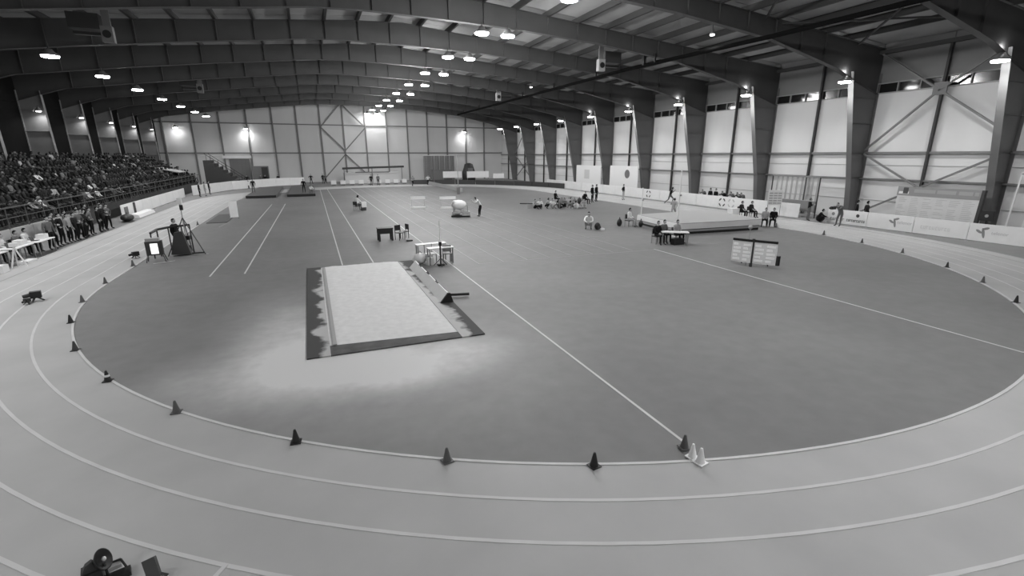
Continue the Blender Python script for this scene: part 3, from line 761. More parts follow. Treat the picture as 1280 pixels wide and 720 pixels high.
for i, (x, y, lb) in enumerate(tb):
    table(x, y, PI / 2, 1.8, .7, .74, lb)
    lt = thing('laptop', (x, y - .3, .74), PI / 2, 'dark laptop open on the %s timing table' % ('nearest', 'middle', 'farthest')[i], 'laptop')
    MB().box(-.17, .17, -.12, .12, 0, .02).build('keyboard', M_DARK, lt); MB().hexa([(-.17, .11, .02), (.17, .11, .02), (.17, .12, .02), (-.17, .12, .02), (-.17, .17, .24), (.17, .17, .24), (.17, .18, .24), (-.17, .18, .24)]).build('screen', M_DARK, lt)
    bx = tag(MB().box(x - .2, x + .15, y + .25, y + .75, .74, .98).build('box', M_WHITE), 'white box on the %s timing table by the grandstand' % ('nearest', 'middle', 'farthest')[i], 'box')
    for j in (0, 1):
        nm = ('nearest', 'middle', 'farthest')[i]
        chair(x - .75, y - .45 + .9 * j, -PI / 2 + PI, 'dark chair behind the %s timing table, %s one' % (nm, ('nearer', 'farther')[j]))
        person('sit', x - .72, y - .45 + .9 * j, PI / 2, 'wklwmw'[i * 2 + j], 'k', 'official in a %s top seated behind the %s timing table, %s seat' % (WORD['wklwmw'[i * 2 + j]], nm, ('nearer', 'farther')[j]))
t = thing('white_tripod', (-13.05, 29.0, 0), 0, 'white tripod standing before the timing tables', 'tripod')
for a in range(3): MB().bar((.3 * math.cos(a * 2.1), .3 * math.sin(a * 2.1), 0), (0, 0, .95), .045).build('leg', M_WHITE, t)
MB().cbox(0, 0, .95, .25, .2, .18).build('head', M_WHITE, t)
tag(MB().box(-13.5, -12.95, 29.6, 30.5, .0, .12).build('low_board', M_WHITE), 'white low board on the floor in front of the timing tables', 'board')
tag(MB().box(-13.3, -12.9, 27.4, 27.9, .0, .35).build('box', M_WHITE), 'white box on the floor at the left edge of the picture', 'box')

# left perimeter boards
def boards(pts, h, labelf, m=M_PAPER, step=2.9, name='perimeter_board'):
    out = []; k = 0
    for a, b in zip(pts, pts[1:]):
        a, b = Vector((a[0], a[1], 0)), Vector((b[0], b[1], 0)); L_ = (b - a).length; n = max(1, round(L_ / step)); d = (b - a).normalized(); s = Vector((-d.y, d.x, 0))
        for i in range(n):
            p = a + d * (L_ * i / n + .02); q = a + d * (L_ * (i + 1) / n - .02)
            t = thing(name, tuple(p), math.atan2(d.y, d.x), labelf(k), 'board'); l = (q - p).length
            MB().box(0, l, -.03, .03, .04, h).build('panel', m, t)
            for e in (.2, l - .2): MB().box(e - .03, e + .03, -.22, .22, 0, .04).build('foot', M_STEEL, t)
            out.append((t, l)); k += 1
    return out
ORD = ['first', 'second', 'third', 'fourth', 'fifth', 'sixth', 'seventh', 'eighth', 'ninth', 'tenth', 'eleventh', 'twelfth', 'thirteenth', 'fourteenth', 'fifteenth', 'sixteenth', 'seventeenth', 'eighteenth', 'nineteenth', 'twentieth', 'next', 'last']
lb_ = boards([(-14.5, 48.3), (-14.7, 71.5)], 1.12, lambda k: 'white perimeter board below the grandstand, %s from the near end' % ORD[k])
boards([(-14.2, 73.5), (-11.0, 84), (-5.5, 91.5), (-1.0, 93.5)], 1.3, lambda k: 'white perimeter board along the far left bend, %s from the grandstand end' % ORD[k], step=3.2)
# picture and dark opening on the first left board
t0 = lb_[0][0]; MB().box(.6, 1.5, -.06, -.035, .3, .9).build('printed_picture', M_MID, t0)
t1 = lb_[1][0]; MB().box(.1, .6, -.07, -.035, .2, 1.1).build('dark_patch', M_DARK, t1)
tag(MB().hexa([(-14.1, 48.9, 0), (-13.5, 48.9, 0), (-13.5, 53.4, 0), (-14.1, 53.4, 0), (-14.1, 48.9, .32), (-13.6, 48.9, .25), (-13.6, 53.4, .25), (-14.1, 53.4, .32)]).build('low_bench', M_WHITE), 'long low white bench on the floor before the first left boards', 'bench')
for px, py, tp, lb in ((255, 246, 'd', 'person in dark clothes at the gap in the left boards, nearer one'), (262, 245, 'l', 'person in a light top at the gap in the left boards, farther one'), (267, 243, 'k', 'person in black at the gap in the left boards')):
    x, y = G(px, py); person('stand', x - .4, y, PI / 2, tp, 'k' if tp != 'l' else 'l', lb)

# ------------------------------------------------------------------ right boards, barrier
rb = boards([(36.2, 72.6), (36.2, 27.0)], 1.15, lambda k: 'bright white perimeter board on the right, %s from the far end' % ORD[k], step=2.85)
rb2 = boards([(36.15, 24.6), (36.15, 13.0)], 1.05, lambda k: 'white perimeter board before the results board, %s from its far end' % ORD[k], step=2.9)
M_INK = mat('dark print', .06, .6); M_INKL = mat('grey print', .3, .6); M_INKP = mat('pale print', .6, .6)
def emblem_ring(o, l, x):    # round emblem of four bent bars
    q = MB()
    for a in range(4):
        c0 = PI / 4 + a * PI / 2
        for s_ in (-.42, 0):
            a0, a1 = c0 + s_, c0 + s_ + .42
            q.hexa([(x + .42 * math.cos(a0), -.045, .6 + .42 * math.sin(a0)), (x + .42 * math.cos(a1), -.045, .6 + .42 * math.sin(a1)), (x + .42 * math.cos(a1), -.032, .6 + .42 * math.sin(a1)), (x + .42 * math.cos(a0), -.032, .6 + .42 * math.sin(a0)),
                    (x + .3 * math.cos(a0), -.045, .6 + .3 * math.sin(a0)), (x + .3 * math.cos(a1), -.045, .6 + .3 * math.sin(a1)), (x + .3 * math.cos(a1), -.032, .6 + .3 * math.sin(a1)), (x + .3 * math.cos(a0), -.032, .6 + .3 * math.sin(a0))])
    return q.build('emblem', M_INK, o)
def board_at(lst, y0):       # board index containing world y
    for t, l in lst:
        if t.location.y >= y0 > t.location.y - l - .1: return t, t.location.y - y0, l
    return lst[-1][0], .8, lst[-1][1]
def Yat(px, X):
    d = right * ((px - 640) / 596.64) + down * ((240 - 360) / 596.64) + Fv; return d.y * X / d.x
for px in (903,):
    t, u, l = board_at(rb, Yat(px, 36.2)); emblem_ring(t, l, min(max(u, .5), l - .5))
t, u, l = board_at(rb, Yat(811, 36.2)); emblem_ring(t, l, min(max(u, .5), l - .5))
t, u, l = board_at(rb, Yat(916, 36.2)); o = emblem_ring(t, l, min(max(u, .5), l - .5)); o.data.materials[0] = M_INKP
def petals(t, x, m):         # three-bladed leaf emblem
    q = MB()
    for cx_, cz, ang, L_ in ((-.16, .6, 2.6, .18), (.05, .53, -1.35, .31), (.14, .8, .35, .16)):
        n0 = len(q.v); pts = []
        for i in range(10):
            a = 2 * PI * i / 10; ex, ez = L_ * math.cos(a), .07 * math.sin(a)
            pts.append((x + cx_ + ex * math.cos(ang) - ez * math.sin(ang), cz + ex * math.sin(ang) + ez * math.cos(ang)))
        q.poly([(a, -.04, b) for a, b in pts]); q.poly([(a, -.032, b) for a, b in reversed(pts)])
    return q.build('emblem', m, t)
def text(s, t, x, z, size, m, name='lettering', y=-.036):
    c = bpy.data.curves.new(name, 'FONT'); c.body = s; c.size = size; c.extrude = .003; c.align_x = 'CENTER'
    o = bpy.data.objects.new(name, c); COL.objects.link(o); bpy.context.view_layer.update()
    me = bpy.data.meshes.new_from_object(o.evaluated_get(bpy.context.evaluated_depsgraph_get())); bpy.data.objects.remove(o)
    me.materials.clear(); me.materials.append(m)
    o = bpy.data.objects.new(name, me); COL.objects.link(o); o.parent = t; o.location = (x, y, z); o.rotation_euler = (PI / 2, 0, 0); return o
def wordmark(t, x0, x1, z0, z1, n, m, name='lettering'):
    q = MB(); wd = (x1 - x0) / n
    for i in range(n):
        a = x0 + wd * i + wd * .1; b = x0 + wd * (i + .8); c = i % 3
        q.box(a, a + wd * .22, -.042, -.032, z0, z1)
        if c != 1: q.box(a, b, -.042, -.032, z1 - (z1 - z0) * .22, z1)
        if c != 2: q.box(a, b, -.042, -.032, z0, z0 + (z1 - z0) * .22)
        if c == 1: q.box(b - wd * .2, b, -.042, -.032, z0, z1)
    return q.build(name, m, t)
for px, kind in ((1130, 'leaf'), (1238, 'leaf2'), (1087, 'word'), (1052, 'word2'), (1170, 'pale'), (1190, 'pale')):
    t, u, l = board_at(rb2, Yat(px, 36.15)); u = min(max(u, .65), l - .65)
    if kind == 'leaf': petals(t, u - .2, M_INKL); text('telenor', t, min(u + .75, l - .5), .5, .3, M_INKP)
    elif kind == 'leaf2': petals(t, u - .0, M_INKL); text('telenor', t, min(u + .8, l - .5), .5, .26, M_INKP)
    elif kind == 'word': wordmark(t, max(.1, u - .75), min(l - .1, u + .8), .26, .42, 11, M_INK); MB().tube((u, -.04, .72), (u, -.032, .72), .12, .12, 10).build('emblem', M_INK, t)
    elif kind == 'word2': wordmark(t, max(.1, u - .5), min(l - .1, u + .6), .24, .42, 6, M_INKL); MB().tube((u - .3, -.04, .7), (u - .3, -.032, .7), .12, .12, 10).build('emblem', M_INKL, t)
    else: wordmark(t, max(.1, u - .4), min(l - .1, u + .4), .38, .58, 5, mat('faint board print', .78, .6))
tag(MB().box(35.6, 36.5, 11.6, 12.85, 0, 1.15).build('equipment_case', M_BLACK), 'black case standing at the right edge of the picture next to the last board', 'case')
# dark padded barrier round the far bend
for i in range(8):
    a0 = math.radians(8 + i * 8.6); a1 = a0 + math.radians(8.3); r = 25.2
    p, q = (C2[0] + r * math.cos(a0), C2[1] + r * math.sin(a0)), (C2[0] + r * math.cos(a1), C2[1] + r * math.sin(a1))
    d = Vector((q[0] - p[0], q[1] - p[1], 0)); s = Vector((-d.y, d.x, 0)).normalized() * .08
    m = MB(); P_ = [Vector((*p, 0)) + s, Vector((*q, 0)) + s, Vector((*q, 0)) - s, Vector((*p, 0)) - s]
    m.hexa(P_ + [v + Vector((0, 0, .75)) for v in P_])
    tag(m.build('padded_barrier', mat('dark padding', .05, .6)), 'dark padded barrier on the outside of the far bend, %s from the right' % ORD[i], 'barrier')
# infield side board near the far bend
boards([(19.1, 64.2), (19.1, 85)], .62, lambda k: 'low white board on the far infield beside the lanes, %s from the near end' % ORD[k], M_GREY, 4.2)
t = thing('upright_post', (17.9, 62, 0), 0, 'slim grey upright post at the near end of the low white infield boards', 'post')
MB().tube((0, 0, .0), (0, 0, 5.0), .05).build('pole', M_GREY, t); MB().cbox(0, 0, 0, .35, .35, .9).build('base', M_MID, t)
# far white boards beyond the bend
for i, (x0, x1, y, z0, z1, lb) in enumerate(((23.5, 27.2, 91.5, .8, 2.0, 'white board beyond the far bend, left of the two'), (27.8, 32.2, 90, .8, 2.0, 'white board beyond the far bend, right of the two'), (32.4, 34.6, 88, .7, 1.6, 'small white board beyond the far bend near the right corner'))):
    t = thing('far_board', ((x0 + x1) / 2, y, 0), 0, lb, 'board'); hw = (x1 - x0) / 2
    MB().box(-hw, hw, -.05, .05, z0, z1).build('panel', M_PAPER, t)
    for s_ in (-1, 1): MB().box(s_ * (hw - .1) - .04, s_ * (hw - .1) + .04, -.05, .05, 0, z0).build('post', M_STEEL, t)
t = thing('machine', (28.8, 92, 0), 0, 'dark rounded machine standing behind the right far white board', 'machine')
MB().lathe([(1.3, 0), (1.3, 1.8), (1.0, 2.6), (.8, 3.3), (.3, 3.5)], 14).build('body', M_DARK, t, True); MB().cbox(0, -1.1, 1.9, .9, .3, .7).build('panel', M_MID, t)
# throwing net cage
t = thing('net_cage', (24.2, 97, 0), 0, 'grey hanging net cage in front of the far wall, right of centre', 'net')
for i in range(12):
    x = -3.0 + i * .52
    MB().box(x, x + .46, -.03 + .12 * (i % 2), .03 + .12 * (i % 2), .3, 4.9).build('net_panel', mat('net', .2, .8), t)
MB().box(-3.2, 3.2, -.06, .06, 4.9, 5.0).build('top_bar', M_WHITE, t)
for s_ in (-3.1, 3.1): MB().tube((s_, 0, 0), (s_, 0, 4.95), .06).build('post', M_STEEL, t)
tag(MB().box(22.3, 26.0, 94.3, 95.6, 0, 2.2).build('stacked_mats', M_MID), 'grey stack of mats below the net cage', 'mats')

# far left dark landing platforms
for x0, x1, y0, y1, lb in ((-7.4, -4.1, 66.0, 84, 'long low dark platform on the far left infield, left of the two'), (-2.9, .4, 66.6, 85, 'long low dark platform on the far left infield, right of the two')):
    t = thing('low_platform', ((x0 + x1) / 2, y0, 0), 0, lb, 'platform'); hw = (x1 - x0) / 2
    MB().box(-hw, hw, 0, y1 - y0, .06, .32).build('deck', mat('platform grey', .1, .7), t); MB().box(-hw + .05, hw - .05, .04, y1 - y0 - .05, 0, .06).build('base', M_BLACK, t)
    MB().box(-hw, hw, -.03, -.0, .02, .3).build('front_edge', M_BLACK, t)
person('stand', -7.0, 71.5, 0, 'd', 'm', 'person in dark clothes walking on the left low platform', z=.32)
person('stand', -.9, 68.5, 0, 'k', 'd', 'person in black standing on the right low platform', z=.32)
person('squat', -.1, 68.6, .4, 'w', 'l', 'person in white squatting next to the person in black on the right platform', z=.32)
# far finish area
t = thing('finish_beam', (11.2, 93.5, 0), 0, 'long dark horizontal beam on posts before the far wall', 'beam')
MB().bar((-5.7, 0, 2.72), (5.3, -.0, 2.95), .35, .35).build('crossbar', M_DARK, t)
for s_ in (-5.4, -.5, 4.9): MB().tube((s_, 0, 0), (s_, 0, 2.75), .07).build('post', M_STEEL, t)
tag(MB().box(-5.2 + 11, 15.8, 94.3, 96.5, 0, 1.9).build('landing_mat', mat('pale mat', .6, .6)), 'pale landing mat block beneath the dark far beam', 'mat')
tag(MB().box(7.8, 13.8, 94.35, 94.7, 1.9, 2.05).build('mat_cover', M_MID), 'thin grey strip along the top of the pale far mat', 'strip')
for i in range(9):
    x = 3.6 + i * 1.5
    t = thing('white_marker', (x, 88.3 + .05 * i, 0), 0, 'small white marker box in the row across the far lanes, %s from the left' % ORD[i], 'marker', 'white lane markers')
    MB().box(-.42, .42, -.2, .2, .25, .85).build('box', M_WHITE, t); MB().box(-.3, .3, -.15, .15, 0, .25).build('stand', M_MID, t)
for px, py, tp, lg, lb in ((463, 231.5, 'k', 'k', 'person in black standing in the far lanes left of centre'), (471, 231, 'm', 'k', 'person in grey in the far lanes next to the person in black'), (516, 233, 'l', 'k', 'athlete in a light top and black shorts in the far lanes, left one'), (535, 231.5, 'w', 'k', 'athlete in a white top and black shorts in the far lanes, right one')):
    x, y = G(px, py); person('run' if 'athlete' in lb else 'stand', x, min(y, 86), .2, tp, lg, lb, s=1.05)
# people and things behind the far left boards
for i, (px, w_) in enumerate(((309, 1.0), (326, 2.6), (332, 1.4), (348, 1.0), (389, 1.6), (404, 1.3), (407, .9))):
    x, y = G(px, 226); x *= 95.5 / y
    person('stand' if i % 2 else 'hips', x, 95.5 + (i % 2) * .6, .1 * i, 'kmkdkdm'[i], 'k', 'person in a %s top behind the far boards, %s from the left' % (WORD['kmkdkdm'[i]], ORD[i]))
t = thing('dark_cabinet', (-8.0, 97.5, 0), 0, 'dark cabinet beside the far wall behind the left far boards', 'cabinet')
MB().box(-1.3, 1.3, -.4, .4, 0, 3.2).build('body', M_MID, t); MB().box(.2, 1.2, -.45, -.4, .2, 3.0).build('door', M_DARK, t)
dr = struct(MB().box(-13.2, -10.0, YF - .34, YF - .2, 0, 4.4).build('door_1', mat('far door', .16, .6)))
for i in range(5): MB().box(-13.1 + i * .62, -12.55 + i * .62, YF - .4, YF - .33, .1, 4.3).build('door_leaf', mat('far door', .16, .6), dr)
MB().box(-14.2, -9.6, YF - .5, YF - .2, 4.5, 5.0).build('lintel', M_WHITE, dr)

# ------------------------------------------------------------------ hurdles and mid-field things
def hurdle(px0, px1, py, label):
    x0, y0 = G(px0, py); x1, y1 = G(px1, py - .5); L_ = math.hypot(x1 - x0, y1 - y0); t = thing('hurdle', ((x0 + x1) / 2, (y0 + y1) / 2, 0), math.atan2(y1 - y0, x1 - x0), label, 'hurdle')
    h = L_ / 2
    MB().box(-h, h, -.03, .03, .84, 1.1).build('crossbar', M_WHITE, t)
    for s_ in (-1, 1):
        MB().box(s_ * (h - .1) - .015, s_ * (h - .1) + .015, -.015, .015, 0, .95).build('upright', M_STEEL, t)
    MB().box(-h + .02, h - .02, -.68, -.5, .0, .16).build('foot_bar', M_WHITE, t)
    for s_ in (-1, 1): MB().box(s_ * (h - .1) - .03, s_ * (h - .1) + .03, -.65, .02, 0, .05).build('foot', M_WHITE, t)
hurdle(513.5, 532, 260, 'white hurdle standing in the middle lanes, left of the two')
hurdle(550, 570, 260, 'white hurdle in the middle lanes, right of the two, beside the covered trolley')
# white covered trolley and official
t = thing('covered_trolley', (11.4, 38.9, 0), -.3, 'white covered equipment trolley in the middle of the lanes', 'trolley')
MB().box(-.75, .75, -.4, .4, .3, .45).build('shelf', M_GREY, t)
MB().box(-.8, .75, -.45, .45, .05, .14).build('base', M_BLACK, t)
MB().ball((-.15, 0, 1.0), .48, 14, 8, (1.35, .9, .85)).build('cover', M_WHITE, t, True); MB().ball((-.45, -.1, 1.2), .26, 10, 6, (1, 1, .8)).build('cover_fold', M_WHITE, t, True)
for a in (-.6, .55):
    for b in (-.35, .35): MB().tube((a, b, .1), (a, b, .9), .03).build('post', M_STEEL, t)
MB().ball((-.3, -.1, .45), .36, 12, 7, (1.0, .9, .8)).build('sack', CL['l'], t, True); MB().hexa([(.1, -.4, .14), (.7, -.4, .14), (.7, .3, .14), (.1, .3, .14), (.15, -.35, .6), (.6, -.3, .5), (.6, .25, .5), (.15, .25, .6)]).build('bundle', M_GREY, t)
person('camera', 12.85, 38.45, PI / 2 + PI, 'w', 'k', 'official in a white shirt and black trousers leaning over the covered trolley')
t = chair(3.7, 46.9, 2.5, 'grey chair of the seated official on the left lanes')
person('sit2', 3.7, 46.9, 2.2, 'w', 'm', 'official in white seated on the left lanes facing away', s=1.12)
t = thing('white_case', (4.35, 47.2, 0), .3, 'small white case beside the seated official on the left lanes', 'case')
MB().box(-.24, .24, -.2, .2, .3, .8).build('case_body', M_WHITE, t); MB().box(-.2, .2, -.15, .15, 0, .3).build('stand', M_DARK, t)
# dark table and chairs
x, y = 3.85, 29.6
t = thing('black_table', (x, y, 0), .05, 'small black table standing on the runway lanes beyond the sand pit', 'table')
MB().box(-.45, .45, -.3, .3, .72, .78).build('tabletop', M_BLACK, t); MB().box(-.43, .43, -.3, -.26, .44, .72).build('apron', M_BLACK, t)
for a in (-1, 1):
    for b in (-1, 1): MB().cbox(a * .38, b * .24, 0, .1, .1, .72).build('leg', M_BLACK, t)
chair(4.72, 29.5, .5, 'black chair beside the small black table, nearer one', M_BLACK); chair(5.05, 29.9, -1.3, 'black chair beside the small black table, farther one', M_BLACK)
tag(MB().cbox(5.15, 28.75, 0, .35, .2, .08).build('shoe_bag', M_BLACK), 'small black bag on the floor in front of the black chairs', 'bag')

# white judges' tables with pole at the pit end
t = table(5.35, 21.95, .1, 1.25, .45, .8, 'white judges table by the top right corner of the sand pit, nearer one'); 
t = table(5.1, 22.8, .1, 1.5, .4, .86, 'white judges table by the top right corner of the sand pit, farther one')
t = thing('wind_gauge', (5.25, 21.5, 0), 0, 'thin white pole on a dark tripod foot at the judges tables', 'gauge')
MB().tube((0, 0, .1), (0, 0, 1.0), .045, .04).build('lower_tube', M_DARK, t); MB().tube((0, 0, .95), (0, 0, 2.1), .014).build('pole', M_WHITE, t); MB().cbox(0, 0, .95, .12, .12, .18).build('clamp', M_BLACK, t)
MB().cbox(0, 0, 0, .3, .25, .1).build('base', M_BLACK, t)
for a in range(3): MB().bar((.35 * math.cos(a * 2.1 + .4), .35 * math.sin(a * 2.1 + .4), .0), (0, 0, .35), .03).build('leg', M_DARK, t)
t = thing('white_bag', (4.45, 22.3, 0), .4, 'white bulky bag on the floor left of the judges tables', 'bag')
MB().ball((0, 0, .26), .28, 12, 8, (1.25, 1, .95)).build('bag_body', M_WHITE, t, True); MB().sweep([(-.1, 0, .5), (0, 0, .62), (.1, 0, .5)], .02).build('handle', M_GREY, t)
tag(MB().cbox(4.85, 21.9, 0, .3, .3, .34).build('box', M_WHITE), 'small white box on the floor under the judges table', 'box')
chair(5.75, 22.2, 2.8, 'grey chair under the right end of the judges tables', M_GREY)
chair(4.95, 22.3, .3, 'white chair between the two judges tables', M_WHITE)

# ------------------------------------------------------------------ high jump area
t = thing('landing_mat', (0, 0, 0), 0, 'big white high jump landing mat on a dark slatted base', 'mat')
def quad_prism(q, z0, z1, inset=0):
    c = Vector((sum(p[0] for p in q) / 4, sum(p[1] for p in q) / 4)); P_ = [Vector(p) + (c - Vector(p)).normalized() * inset for p in q]
    return MB().hexa([(p.x, p.y, z0) for p in P_] + [(p.x, p.y, z1) for p in P_])
Q = [(21.65, 24.2), (28.3, 23.75), (29.4, 29.5), (22.2, 29.4)]
quad_prism(Q, .34, .68).build('pad', mat('white vinyl', .72, .45, var=.05, scale=1), t)
quad_prism(Q, .68, .74, .06).build('top_sheet', mat('top sheet', .42, .6), t)
quad_prism(Q, .29, .34, .1).build('seam', M_DARK, t)
quad_prism(Q, .16, .29, .05).build('lower_pad', mat('lower pad', .3, .5), t)
quad_prism(Q, .0, .16, .15).build('base_frame', M_BLACK, t)
def upright(x, y, h, lb):
    t = thing('jump_upright', (x, y, 0), 0, lb, 'upright'); MB().tube((0, 0, 0), (0, 0, h), .04).build('post', M_WHITE, t); MB().cbox(0, 0, 0, .5, .3, .06).build('foot', M_WHITE, t); MB().cbox(.05, 0, h * .6, .14, .1, .1).build('bar_holder', M_GREY, t)
upright(24.0, 31.3, 2.5, 'white high jump upright at the far left corner of the landing mat'); upright(21.05, 23.8, 4.2, 'tall white high jump upright at the near corner of the landing mat')
# judges' table by the mat
t = table(19.0, 21.6, -.55, 1.5, .6, .75, 'white judges table in front of the high jump mat', M_WHITE)
for dx, dy, c_, lb in ((-.75, .6, 'k', 'dark-clothed official seated at the left of the high jump table'), (-.1, .85, 'm', 'official in grey seated behind the middle of the high jump table'), (.6, .55, 'l', 'official in light clothes seated at the right of the high jump table')):
    chair(19.0 + dx, 21.6 + dy, 0, 'chair under the ' + lb.replace('seated ', '').replace('the right end of ', '').replace('behind ', 'by '), M_DARK); person('sit', 19.0 + dx, 21.6 + dy, 0, c_, 'k', lb)
tag(MB().cbox(19.2, 21.55, 0, .7, .35, .35).build('box', M_BLACK), 'black box under the high jump judges table', 'box')
# officials and athletes
chair(21.95, 28.9, .2, 'chair of the official in white left of the landing mat', M_DARK).location = (20.9, 28.6, 0)
person('sit', 20.9, 28.6, .5, 'w', 'l', 'official in a white shirt seated left of the landing mat')
t = thing('sports_bag', (20.3, 28.9, 0), .3, 'black sports bag left of the seated official in white', 'bag'); MB().ball((0, 0, .28), .28, 10, 6, (.8, .6, 1.0)).build('bag_body', M_BLACK, t, True); MB().sweep([(-.08, 0, .5), (0, 0, .66), (.08, 0, .5)], .02).build('handle', M_BLACK, t)
t = thing('sports_bag', (21.5, 28.0, 0), .3, 'black sports bag right of the seated official in white', 'bag'); MB().ball((0, 0, .25), .25, 10, 6, (.8, .6, 1.0)).build('bag_body', M_BLACK, t, True); MB().sweep([(-.08, 0, .45), (0, 0, .6), (.08, 0, .45)], .02).build('handle', M_BLACK, t)
person('squat', 17.55, 28.6, -.6, 'w', 's', 'athlete in a white top squatting on the lanes before the seated group', s=1.2)
t = thing('backpack', (17.95, 28.1, 0), .2, 'black backpack on the floor beside the squatting athlete in white', 'bag'); MB().ball((0, 0, .26), .26, 10, 6, (.9, .7, 1.0)).build('bag_body', M_BLACK, t, True); MB().cbox(0, -.16, .08, .25, .1, .2).build('pocket', M_DARK, t)
tag(MB().cbox(18.2, 27.9, 0, .3, .25, .14).build('towel', M_WHITE), 'white towel on the floor in front of the black backpack', 'towel')
grp = [(668, 261, 'floor', 'l', 'k', 'in a light top and black tights, leftmost of the seated group'), (675, 260, 'floor', 'w', 'k', 'in a white top, second from the left of the seated group'), (683, 261, 'squat', 'l', 'k', 'in light grey squatting in the seated group'),
       (690, 260, 'floor', 'w', 's', 'in a white top and shorts in the left half of the seated group'), (694, 254, 'sit', 'k', 'k', 'in black sitting upright behind the seated group'), (699, 261, 'lie', 'm', 'k', 'in grey reclining in the middle of the seated group'),
       (706, 259, 'floor', 'm', 'k', 'in grey with black trousers in the middle of the seated group'), (712, 258, 'floor', 'l', 'm', 'in light grey behind the middle of the seated group'), (717, 261, 'lie', 'm', 's', 'in grey with bare legs reclining in the seated group'),
       (723, 261, 'lie', 'w', 's', 'in white reclining at the right of the seated group'), (729, 260, 'floor', 'l', 's', 'in a light top, rightmost of the seated group')]
for i, (px, py, ps, tp, lg, lb) in enumerate(grp):
    x, y = G(px, py); person(ps, x, y, (.3, -.6, 1.1, -.2, .5, 2.2, -1, .8, 1.6, 1.9, -.4)[i], tp, lg, 'athlete ' + lb)
for i, (px, py) in enumerate(((702, 256), (711, 256), (718, 256), (724, 255))):
    x, y = G(px, py); t = thing('kit_bag', (x, y, 0), .4 * i, 'grey kit bag behind the seated group, %s from the left' % ORD[i], 'bag')
    MB().ball((0, 0, .33), .33, 10, 6, (1.1, .7, 1)).build('bag_body', (M_MID, M_GREY, M_MID, M_DARK)[i], t, True); MB().sweep([(-.15, 0, .6), (0, 0, .75), (.15, 0, .6)], .02).build('handle', M_DARK, t)
tag(MB().bar((18.6, 43.1, .45), (20.2, 42.2, .45), .1).build('bench_plank', M_DARK), 'dark plank left of the seated group', 'plank')
tag(MB().cbox(19.4, 42.65, 0, .5, .3, .4).build('plank_support', M_GREY), 'grey block under the dark plank left of the seated group', 'block')
chair(26.5, 44.1, .3, 'dark chair beside the two standing people in black', M_BLACK); person('sit', 26.5, 44.1, .3, 'k', 'k', 'person in black seated left of the two standing in black')
for px, py, lb in ((740, 253, 'left of the two people in black standing by the right boards'), (745, 252, 'right of the two people in black standing by the right boards')):
    x, y = G(px, py); person('stand', x, y, .5, 'k', 'k', 'person in black, ' + lb, s=1.06)
person('hips', 32.9, 46.4, .6, 'k', 's', 'person in a black shirt and shorts standing alone before the right boards, hands on hips')
person('run', 34.8, Yat(838, 34.8), 1.2, 'k', 'm', 'person in black leaning over the white boards behind the high jump mat', z=0, s=1.05)
person('run', 26.9, 31.0, 2.2, 'l', 's', 'dark-haired athlete in a light top running up behind the landing mat', s=1.0)
wh = [(880, 'm'), (887, 'k'), (894, 'k'), (905, 'k'), (916, 'm'), (924, 'd'), (929, 'm')]
for i, (px, tp) in enumerate(wh):
    Y = Yat(px, 36.85); person('stand' if i in (1, 2) else 'camera', 36.95, Y, -PI / 2, tp, 'k', 'person in a %s top behind the right boards, %s from the left' % (WORD[tp], ORD[i]), z=0, s=1.0)
tag(MB().cbox(31.9, 29.6, 0, .75, .55, .75).build('white_box', M_WHITE), 'white box stand behind the far right corner of the landing mat', 'box')
for px, py, lb in ((940, 271, 'person in black seated behind the right end of the landing mat, left one'), (952, 271, 'person in black seated behind the right end of the landing mat, right one')):
    x, y = G(px, py); x -= 1.2; y += .1; chair(x, y, .2, 'dark chair under the ' + lb.replace('seated ', '').replace('the right end of ', ''), M_BLACK); person('sit', x, y, .2, 'd', 'k', lb)
for px, py, lb, c_ in ((955, 283, 'official in light grey seated at the right end of the landing mat', 'l'), (965, 283, 'person in black seated with a black bag at the right end of the landing mat', 'k')):
    x, y = G(px, py); chair(x, y, -.8, 'chair under the ' + lb.replace('seated ', '').replace('the right end of ', '').replace('behind ', 'by '), M_STEEL); person('sit', x, y, -.9, c_, 'k', lb)
t = thing('display_stand', (35.0, 28.4, 0), -.5, 'white display stand with printed rows beside the end of the right boards', 'sign')
MB().box(-.55, .55, -.03, .03, 1.0, 2.2).build('panel', mat('display panel', .6, .6), t)
for i in range(5):
    for j in range(3): MB().box(-.48 + .34 * j, -.2 + .34 * j, -.045, -.03, 1.1 + .2 * i, 1.2 + .2 * i).build('print', M_INKL, t)
for s_ in (-.5, .5): MB().tube((s_, 0, 0), (s_, 0, 1.0), .025).build('leg', M_STEEL, t)
# clothes rack / net behind the boards
t = thing('net_rack', (37.3, 28.6, 0), PI / 2, 'grey hanging net on a frame against the right wall', 'net')
MB().box(-2.2, 2.2, -.04, .04, 3.2, 3.3).build('top_bar', M_STEEL, t)
for s_ in (-2.15, 2.15): MB().tube((s_, 0, 0), (s_, 0, 3.25), .05).build('post', M_DARK, t)
for i in range(9): MB().box(-2.1 + .46 * i, -1.95 + .46 * i, -.02, .02, .4, 3.2).build('net_strand', M_GREY, t)
MB().box(-2.1, 2.1, -.15, .15, .5, 1.35).build('folded_net', mat('folded net', .25, .8), t)

